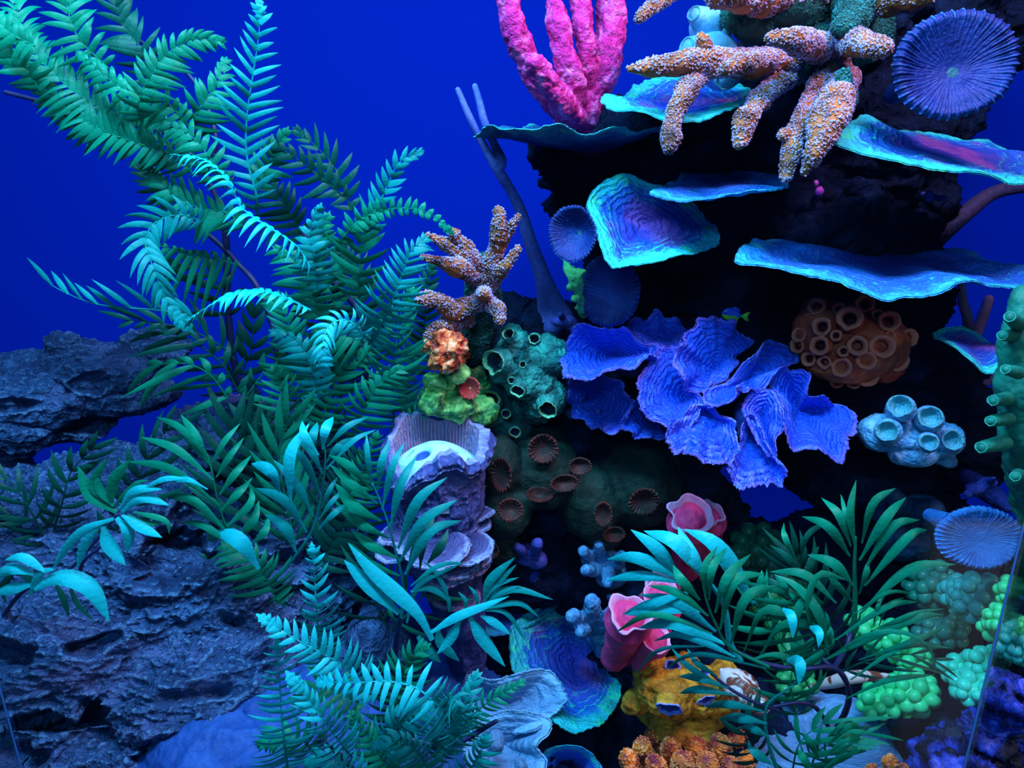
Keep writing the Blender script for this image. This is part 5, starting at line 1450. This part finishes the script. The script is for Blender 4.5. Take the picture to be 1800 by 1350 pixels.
# broad-leaved palms in the lower middle
th = plant('palm_plant', 'teal plant with long broad leaflets in front of the big boulder', (500, 1110, .08),
      [([(506, 1110, .08), (500, 1050, .06), (488, 1000, .05), (455, 975, .04), (420, 950, .03)], (7, 7, 6, 5, 4)), ([(500, 1040, .06), (520, 1000, .05), (530, 965, .04)], (5, 5, 4))],
      [
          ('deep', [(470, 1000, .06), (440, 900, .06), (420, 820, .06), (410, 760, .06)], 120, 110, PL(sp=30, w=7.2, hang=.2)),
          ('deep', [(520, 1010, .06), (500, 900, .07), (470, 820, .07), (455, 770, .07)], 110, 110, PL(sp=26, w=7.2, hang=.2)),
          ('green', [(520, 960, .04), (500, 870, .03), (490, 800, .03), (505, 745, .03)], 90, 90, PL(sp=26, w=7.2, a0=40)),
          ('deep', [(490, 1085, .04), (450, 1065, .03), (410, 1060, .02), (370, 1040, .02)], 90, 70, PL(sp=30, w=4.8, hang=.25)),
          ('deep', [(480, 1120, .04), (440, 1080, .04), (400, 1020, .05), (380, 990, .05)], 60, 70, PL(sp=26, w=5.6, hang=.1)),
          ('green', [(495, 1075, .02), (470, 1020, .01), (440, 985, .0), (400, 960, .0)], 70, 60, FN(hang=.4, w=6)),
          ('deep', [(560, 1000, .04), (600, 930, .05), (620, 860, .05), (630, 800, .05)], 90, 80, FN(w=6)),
          ('green', [(600, 900, .02), (625, 850, .02), (650, 800, .02), (660, 770, .02)], 40, 60, FN(sp=12, w=4.5)),
      ])
leaf_frond(th, 'green', -.02, [(439, 972), (400, 928), (383, 880), (369, 814), (352, 775)], [
    ([(275, 733), (320, 755), (369, 817)], 7), ([(247, 768), (310, 790), (375, 844)], 8), ([(225, 811), (300, 825), (386, 889)], 9), ([(278, 869), (340, 880), (400, 936)], 9), ([(319, 917), (360, 925), (417, 964)], 7),
    ([(318, 729), (345, 770), (364, 814)], 9), ([(422, 744), (395, 775), (372, 814)], 7), ([(429, 769), (405, 800), (380, 839)], 7), ([(442, 800), (415, 830), (386, 869)], 8), ([(444, 839), (420, 865), (389, 897)], 8),
    ([(440, 855), (440, 885), (399, 925)], 8), ([(455, 880), (445, 915), (414, 950)], 9), ([(472, 908), (465, 935), (444, 955)], 8)])
leaf_frond(th, 'teal', -.05, [(497, 1005), (539, 950), (555, 914), (567, 858), (572, 805), (569, 775)], [
    ([(480, 808), (520, 850), (550, 908)], 9), ([(450, 858), (500, 880), (539, 936)], 10), ([(466, 905), (500, 925), (520, 970)], 11), ([(517, 767), (545, 790), (567, 833)], 8), ([(505, 780), (535, 810), (564, 872)], 9), ([(558, 742), (550, 765), (548, 800)], 9),
    ([(647, 733), (610, 750), (575, 785)], 6), ([(619, 769), (595, 785), (572, 815)], 7), ([(661, 755), (620, 775), (573, 825)], 6), ([(594, 838), (580, 860), (564, 895)], 5), ([(611, 886), (590, 900), (560, 930)], 6), ([(606, 860), (585, 880), (560, 915)], 5)])
leaf_frond(th, 'cyan', -.06, None, [([(544, 744), (510, 800), (511, 885)], 11), ([(442, 815), (475, 828), (492, 865)], 11), ([(586, 733), (572, 755), (567, 790)], 8), ([(531, 740), (535, 765), (560, 800)], 7)])
leaf_frond(th, 'cyan', -.03, None, [([(375, 935), (420, 950), (455, 1000)], 13), ([(300, 846), (330, 843), (365, 860)], 5)])
th = plant('palm_plant', 'teal palm with long leaflets fanned across the hollow stump', (700, 1180, .0),
      [([(692, 1180, .0), (698, 1120, -.04), (706, 1080, -.06)], (6, 5, 4))],
      [('green', [(700, 1100, .0), (740, 1050, -.01), (770, 1020, -.01)], 90, 80, PL(sp=30, w=4.8, hang=.5)),
       ('deep', [(690, 1120, .02), (660, 1060, .02), (650, 1000, .02)], 80, 90, PL(sp=28, w=5.6, hang=.2))])
leaf_frond(th, 'teal', -.09, [(706, 1085), (708, 1025), (694, 964), (683, 922), (667, 878), (655, 850)], [
    ([(644, 761), (646, 800), (653, 856)], 6), ([(686, 772), (672, 810), (664, 862)], 8), ([(711, 778), (690, 820), (672, 895)], 8), ([(733, 800), (705, 850), (686, 926)], 10), ([(786, 839), (735, 880), (700, 964)], 10.5),
    ([(805, 878), (745, 915), (703, 987)], 10.5), ([(811, 915), (755, 935), (712, 1010)], 10.5), ([(817, 989), (770, 995), (722, 1030)], 5)], r=3.4)
leaf_frond(th, 'green', -.08, None, [
    ([(578, 800), (615, 820), (652, 860)], 9), ([(580, 817), (618, 850), (663, 885)], 9), ([(590, 850), (622, 890), (670, 916)], 12), ([(597, 897), (640, 925), (684, 946)], 10), ([(619, 933), (655, 960), (696, 980)], 10), ([(611, 953), (650, 990), (702, 1012)], 9)])
leaf_frond(th, 'deep', -.06, None, [([(788, 930), (775, 960), (752, 990)], 9), ([(765, 905), (745, 950), (738, 1000)], 8), ([(742, 905), (730, 960), (715, 1000)], 7)])
leaves(th, 'cyan', [([(702, 1078), (650, 1030), (605, 985)], 13), ([(760, 1125), (735, 1080), (700, 1045), (650, 1000), (612, 955)], 13)], y=-.12, prof=.5)
leaves(th, 'teal', [([(715, 1095), (735, 1030), (790, 1000), (815, 988)], 5), ([(722, 1040), (755, 1034), (785, 1050), (792, 1072)], 6), ([(790, 1075), (782, 1035), (760, 1000), (740, 985)], 4)], y=-.1)

th = plant('palm_plant', 'small teal palm with drooping pointed leaves at the foot of the stump', (745, 1190, -.05),
      [([(735, 1190, -.05), (745, 1130, -.09), (760, 1108, -.11)], (4, 4, 3))], [])
leaves(th, 'cyan', [([(758, 1112), (800, 1086), (850, 1066), (895, 1048)], 8), ([(826, 1086), (848, 1122), (888, 1172)], 11), ([(846, 1082), (870, 1095), (897, 1115)], 7), ([(808, 1092), (790, 1125), (768, 1150)], 9)], y=-.13, prof=.35)
leaves(th, 'teal', [([(735, 1118), (750, 1140), (775, 1165)], 10), ([(770, 1105), (775, 1130), (808, 1163)], 9), ([(852, 1058), (862, 1020), (905, 980)], 8), ([(862, 1055), (880, 1020), (908, 992)], 6), ([(850, 1060), (870, 1030), (912, 1015)], 5), ([(855, 1062), (880, 1040), (915, 1030)], 6), ([(845, 1068), (900, 1036), (972, 1054)], 6),
                    ([(850, 1070), (910, 1060), (948, 1085)], 5), ([(845, 1072), (890, 1078), (925, 1128)], 4), ([(820, 1078), (818, 1055), (805, 1040)], 4), ([(840, 1068), (836, 1045), (824, 1030)], 4)], y=-.12, prof=.4)

# left edge plant
th = plant('palm_plant', 'cyan whorled plant bending over the boulder at the left edge', (20, 1120, -.02),
      [([(-20, 1120, -.02), (40, 1040, -.06), (110, 1010, -.07), (160, 960, -.07), (205, 905, -.07)], (4, 4, 3, 3, 3)), ([(178, 960, -.06), (145, 990, -.06), (142, 1030, -.05)], (3, 3, 3))],
      [])
leaves(th, 'green', [([(205, 900), (160, 870), (137, 820)], 11), ([(190, 888), (165, 850), (188, 806)], 8), ([(195, 885), (200, 845), (228, 808)], 10), ([(200, 890), (240, 850), (262, 845)], 5), ([(225, 905), (260, 920), (290, 918)], 5),
                     ([(200, 890), (175, 860), (170, 830)], 7), ([(235, 900), (290, 915), (298, 940)], 5)], y=-.10)
leaves(th, 'cyan', [([(210, 895), (240, 862), (285, 860)], 8), ([(215, 900), (250, 875), (297, 888)], 9), ([(255, 858), (290, 842), (332, 842)], 5), ([(215, 905), (245, 925), (285, 945)], 9), ([(205, 910), (225, 935), (224, 972)], 10), ([(182, 925), (190, 955), (220, 994)], 12),
                    ([(200, 912), (150, 930), (115, 965), (92, 1003)], 8), ([(178, 920), (150, 955), (135, 1000)], 8), ([(60, 1035), (110, 1015), (160, 1035), (192, 1092)], 15), ([(80, 1005), (40, 980), (8, 985)], 8), ([(60, 1008), (20, 1000), (-10, 1020)], 10), ([(55, 1028), (20, 1035), (-10, 1045)], 10),
                    ([(95, 1000), (70, 1010), (52, 1050)], 7)], y=-.12)
leaves(th, 'deep', [([(95, 1020), (110, 1050), (122, 1086)], 5), ([(120, 1020), (135, 1060), (165, 1092)], 4), ([(30, 1000), (5, 1030), (10, 1060)], 6), ([(20, 990), (45, 1010), (60, 1035)], 7)], y=-.10)
plant('fern_plant', 'shaded dark fern plant against the left edge', (0, 1020, .06),
      [([(-10, 1020, .06), (20, 960, .05), (60, 910, .05)], (4, 4, 3))],
      [('deep', [(85, 960, .04), (55, 900, .03), (20, 850, .03), (-20, 830, .03)], 60, 66, PL(sp=24, w=4.8)),
       ('deep', [(70, 940, .05), (30, 910, .04), (-20, 900, .04)], 60, 70, PL(sp=22, w=4.8)),
       ('deep', [(95, 930, .04), (110, 880, .03), (125, 830, .03), (160, 790, .03)], 50, 60, PL(sp=24, w=5.6)),
       ('deep', [(80, 980, .05), (30, 960, .04), (-20, 965, .04)], 40, 50, FN()),
       ('deep', [(190, 960, .04), (230, 880, .03), (260, 800, .03), (290, 760, .03)], 70, 80, PL(sp=30, w=6.4, hang=.2))])

# the bright fern at the front
plant('fern_plant', 'bright cyan fern plant spreading at the bottom left of centre', (640, 1360, -.14),
      [([(640, 1400, -.14), (650, 1340, -.15), (700, 1300, -.16), (790, 1310, -.16), (872, 1268, -.16)], (5, 5, 5, 5, 4)), ([(640, 1380, -.14), (600, 1330, -.16), (560, 1300, -.17)], (5, 4, 4))],
      [
          ('cyan', [(566, 1180, -.14), (562, 1140, -.16), (557, 1080, -.18), (553, 1020, -.18), (549, 968, -.18)], 42, 58, FN(hang=.0, curl=.12, a0=68, a1=45, sp=17, w=5.5, stem=3.2, tipw=26)),
          ('cyan', [(508, 1370, -.18), (500, 1310, -.20), (494, 1240, -.20), (491, 1180, -.20), (488, 1135, -.20)], 58, 66, FN(hang=.12, curl=.05, a0=85, a1=60, sp=16, w=4.8, stem=3.4)),
          ('cyan', [(660, 1225, -.17), (608, 1175, -.19), (558, 1144, -.20), (517, 1122, -.20), (470, 1092, -.20)], 50, 52, FN(hang=-.05, curl=.05, a0=75, a1=45, sp=17, w=6, stem=3, tipw=40)),
          ('cyan', [(812, 1300, -.20), (792, 1262, -.22), (758, 1230, -.23), (728, 1208, -.23), (680, 1198, -.23), (622, 1200, -.23), (565, 1198, -.22)], 56, 56, FN(hang=.15, curl=-.05, a0=95, a1=55, sp=18, w=6, stem=3.2, tipw=40)),
          ('cyan', [(622, 1335, -.19), (594, 1300, -.21), (572, 1270, -.22), (550, 1242, -.22), (518, 1200, -.22)], 50, 44, FN(hang=.1, sp=15, w=5, tipw=44)),
          ('teal', [(770, 1245, -.20), (792, 1226, -.23), (803, 1240, -.24), (800, 1285, -.24)], 38, 46, FN(hang=.25, sp=11, w=4, tipw=40, a1=60)),
          ('green', [(790, 1310, -.15), (845, 1245, -.16), (888, 1216, -.16), (915, 1200, -.16)], 30, 32, FN(sp=13, w=4, tipw=20)),
          ('teal', [(760, 1330, -.18), (790, 1280, -.19), (815, 1240, -.19), (835, 1190, -.18)], 46, 50, FN(hang=.2)),
          ('teal', [(650, 1340, -.18), (690, 1290, -.19), (720, 1260, -.2), (770, 1240, -.2)], 60, 60, FN(hang=.4)),
          ('teal', [(760, 1380, -.2), (740, 1330, -.22), (700, 1300, -.23), (660, 1310, -.23)], 44, 44, FN(hang=.4)),
          ('teal', [(640, 1380, -.2), (610, 1350, -.21), (570, 1330, -.21), (540, 1340, -.21)], 40, 44, FN(hang=.3)),
          ('teal', [(800, 1390, -.2), (840, 1330, -.21), (850, 1300, -.21)], 50, 60, FN(hang=.5)),
          ('green', [(700, 1250, -.15), (700, 1210, -.15), (720, 1160, -.15), (745, 1140, -.15)], 50, 50, FN(hang=.1)),
          ('green', [(640, 1240, -.15), (600, 1220, -.16), (560, 1210, -.16), (520, 1230, -.16)], 50, 50, FN(hang=.2)),
          ('green', [(560, 1330, -.16), (530, 1300, -.17), (500, 1290, -.17), (460, 1310, -.17)], 40, 50, FN(hang=.2)),
          ('green', [(720, 1400, -.18), (680, 1350, -.19), (640, 1290, -.19), (620, 1260, -.19)], 50, 50, FN(hang=.2)),
          ('deep', [(700, 1330, -.12), (690, 1270, -.12), (680, 1200, -.12)], 60, 60, FN(hang=.2)),
      ])

# the palm on the right
th = plant('palm_plant', 'tall teal palm plant with long narrow leaves at the lower right', (1465, 1300, -.06),
      [([(1462, 1300, -.06), (1490, 1240, -.09), (1488, 1200, -.11), (1462, 1173, -.12), (1400, 1176, -.13), (1340, 1165, -.13), (1290, 1142, -.13)], (6, 5.5, 5, 5, 4.5, 4, 3)),
       ([(1462, 1173, -.12), (1440, 1150, -.11), (1430, 1110, -.11)], (4, 4, 3)), ([(1466, 1175, -.12), (1490, 1130, -.09), (1500, 1090, -.08)], (5, 4, 4)),
       ([(1370, 1250, -.13), (1330, 1236, -.14), (1290, 1215, -.14), (1250, 1185, -.14)], (3, 3, 3, 2)), ([(1462, 1290, -.1), (1440, 1250, -.13), (1410, 1235, -.14), (1360, 1242, -.14)], (4, 4, 3, 3))],
      [
          ('deep', [(1480, 1140, -.06), (1450, 1080, -.06), (1420, 1020, -.06), (1400, 980, -.06)], 90, 90, PL(sp=26, w=6.4, hang=.1)),
          ('green', [(1455, 1150, -.13), (1425, 1110, -.15), (1405, 1070, -.16), (1385, 1045, -.16)], 100, 80, PL(sp=22, w=6.4, hang=.6, curl=.3)),
          ('deep', [(1480, 1180, -.09), (1530, 1160, -.10), (1590, 1150, -.10), (1640, 1160, -.10)], 60, 70, PL(sp=30, w=3.2, hang=.1, a0=40, a1=20)),
          ('green', [(1390, 1380, -.14), (1400, 1320, -.15), (1420, 1290, -.15), (1450, 1270, -.15)], 60, 110, PL(sp=24, w=5.6, hang=.3)),
          ('green', [(1420, 1360, -.15), (1440, 1320, -.16), (1480, 1300, -.16), (1520, 1290, -.16)], 50, 70, PL(sp=18, w=4.0, hang=.15, a0=40)),
          ('deep', [(1330, 1340, -.12), (1310, 1290, -.13), (1330, 1250, -.13)], 60, 60, PL(sp=24, w=5.6, hang=.3)),
          ('green', [(1400, 1260, -.12), (1390, 1200, -.12), (1400, 1150, -.12)], 70, 90, PL(sp=24, w=6.4, hang=.5)),
          ('green', [(1430, 1220, -.10), (1380, 1140, -.10), (1340, 1080, -.10), (1330, 1040, -.10)], 80, 80, PL(sp=26, w=6.4, hang=.4)),
      ])
leaf_frond(th, 'cyan', -.13, [(1300, 1160), (1283, 1130), (1272, 1062), (1232, 1004)], [
    ([(1109, 931), (1155, 965), (1195, 1018)], 11), ([(1132, 933), (1190, 955), (1240, 1020)], 13), ([(1192, 926), (1215, 975), (1243, 1015)], 12), ([(1203, 930), (1262, 962), (1325, 1060)], 15), ([(1067, 983), (1125, 982), (1205, 1024)], 10.5),
    ([(1064, 1020), (1130, 1012), (1205, 1026)], 8), ([(1123, 1045), (1185, 1058), (1258, 1110)], 10), ([(1094, 1080), (1150, 1060), (1220, 1038)], 8), ([(1100, 1081), (1160, 1070), (1230, 1074)], 10), ([(1121, 1104), (1185, 1096), (1275, 1132)], 10.5),
    ([(1148, 1127), (1205, 1116), (1292, 1155)], 8)], r=7)
leaf_frond(th, 'green', -.17, [(1350, 1172), (1283, 1138), (1258, 1097), (1243, 1060), (1236, 1030)], [
    ([(1183, 993), (1198, 1020), (1230, 1055)], 10), ([(1139, 1029), (1190, 1042), (1245, 1083)], 8.5), ([(1079, 1113), (1150, 1080), (1252, 1114)], 6), ([(1261, 960), (1238, 1000), (1241, 1045)], 8), ([(1277, 963), (1252, 1000), (1246, 1055)], 8),
    ([(1320, 974), (1278, 1015), (1257, 1077)], 9), ([(1344, 1008), (1290, 1022), (1266, 1106)], 9.5), ([(1367, 1029), (1312, 1050), (1284, 1133)], 9.5)], r=3.5)
leaf_frond(th, 'green', -.15, None, [
    ([(1394, 1124), (1388, 1082), (1340, 1075), (1308, 1145)], 8.5), ([(1437, 1138), (1430, 1103), (1375, 1098), (1335, 1155)], 8.5), ([(1404, 1204), (1395, 1165), (1360, 1150), (1320, 1160)], 8), ([(1450, 1062), (1420, 1050), (1400, 1080), (1398, 1130)], 9), ([(1360, 1010), (1400, 1030), (1440, 1080), (1456, 1150)], 11), ([(1490, 1020), (1440, 1010), (1420, 1060), (1430, 1120)], 8)])
leaf_frond(th, 'green', -.12, [(1500, 1110), (1503, 1060), (1502, 1000), (1504, 945)], [
    ([(1505, 844), (1495, 900), (1504, 965)], 9.5), ([(1444, 875), (1475, 905), (1496, 960)], 9), ([(1410, 908), (1455, 925), (1494, 978)], 9.5), ([(1478, 869), (1487, 905), (1500, 950)], 5), ([(1575, 858), (1535, 885), (1515, 955)], 9), ([(1593, 874), (1558, 910), (1511, 985)], 9.5),
    ([(1617, 914), (1570, 925), (1520, 1000)], 9), ([(1630, 931), (1595, 945), (1520, 1030)], 9), ([(1680, 992), (1600, 1000), (1510, 1080)], 9), ([(1378, 919), (1380, 945), (1400, 985)], 6), ([(1419, 975), (1465, 990), (1501, 1030)], 10), ([(1353, 1005), (1415, 1010), (1470, 1060)], 9),
    ([(1530, 975), (1525, 1000), (1510, 1045)], 8), ([(1450, 990), (1465, 1020), (1500, 1060)], 7)], r=5.5)
leaf_frond(th, 'deep', -.09, [(1460, 1130), (1420, 1040), (1395, 990)], [([(1458, 917), (1420, 940), (1405, 990)], 6), ([(1353, 958), (1385, 980), (1415, 1020)], 7), ([(1440, 960), (1425, 990), (1420, 1030)], 8), ([(1330, 1010), (1370, 1030), (1410, 1060)], 7), ([(1375, 1060), (1400, 1060), (1430, 1080)], 6)])
leaf_frond(th, 'green', -.14, None, [
    ([(1608, 1044), (1560, 1042), (1500, 1080)], 4), ([(1614, 1058), (1560, 1066), (1468, 1125)], 6), ([(1661, 1080), (1600, 1090), (1450, 1160)], 9), ([(1672, 1139), (1590, 1136), (1495, 1195)], 6), ([(1642, 1186), (1560, 1196), (1488, 1228)], 6),
    ([(1660, 1070), (1600, 1080), (1530, 1110)], 4), ([(1665, 1100), (1610, 1125), (1510, 1160)], 6), ([(1560, 1040), (1545, 1060), (1535, 1100)], 4), ([(1590, 1050), (1560, 1065), (1545, 1100)], 4)])
leaf_frond(th, 'teal', -.16, [(1372, 1370), (1352, 1310), (1345, 1270), (1352, 1235), (1395, 1205)], [
    ([(1194, 1219), (1230, 1212), (1290, 1222)], 7.5), ([(1239, 1243), (1280, 1238), (1340, 1250)], 8), ([(1264, 1265), (1300, 1262), (1348, 1272)], 9.5), ([(1292, 1281), (1320, 1280), (1352, 1296)], 9), ([(1315, 1300), (1325, 1320), (1360, 1345)], 9), ([(1117, 1185), (1160, 1142), (1245, 1136)], 4.5),
    ([(1164, 1180), (1225, 1150), (1347, 1175)], 5), ([(1180, 1139), (1211, 1172), (1268, 1205)], 6), ([(1192, 1189), (1230, 1192), (1280, 1210)], 7.5), ([(1208, 1140), (1225, 1165), (1262, 1190)], 6)], r=4)
leaf_frond(th, 'green', -.16, [(1455, 1350), (1450, 1310), (1462, 1285)], [
    ([(1515, 1280), (1490, 1278), (1455, 1310)], 7), ([(1520, 1302), (1490, 1298), (1450, 1330)], 8), ([(1524, 1320), (1490, 1322), (1450, 1350)], 8), ([(1500, 1268), (1480, 1275), (1455, 1295)], 5), ([(1400, 1285), (1420, 1300), (1440, 1335)], 7), ([(1395, 1320), (1410, 1330), (1430, 1360)], 8)])
leaves(th, 'cyan', [([(1376, 1070, -.17), (1392, 1085, -.185), (1394, 1122, -.19)], 8), ([(1424, 1102, -.17), (1440, 1112, -.185), (1439, 1138, -.19)], 8), ([(1384, 1160, -.17), (1406, 1166, -.185), (1404, 1204, -.19)], 10)], prof=.4)
leaves(th, 'green', [([(1450, 1160, -.14), (1530, 1115, -.17), (1600, 1115, -.18), (1640, 1150, -.18), (1642, 1190, -.18)], 4)], y=-.17)
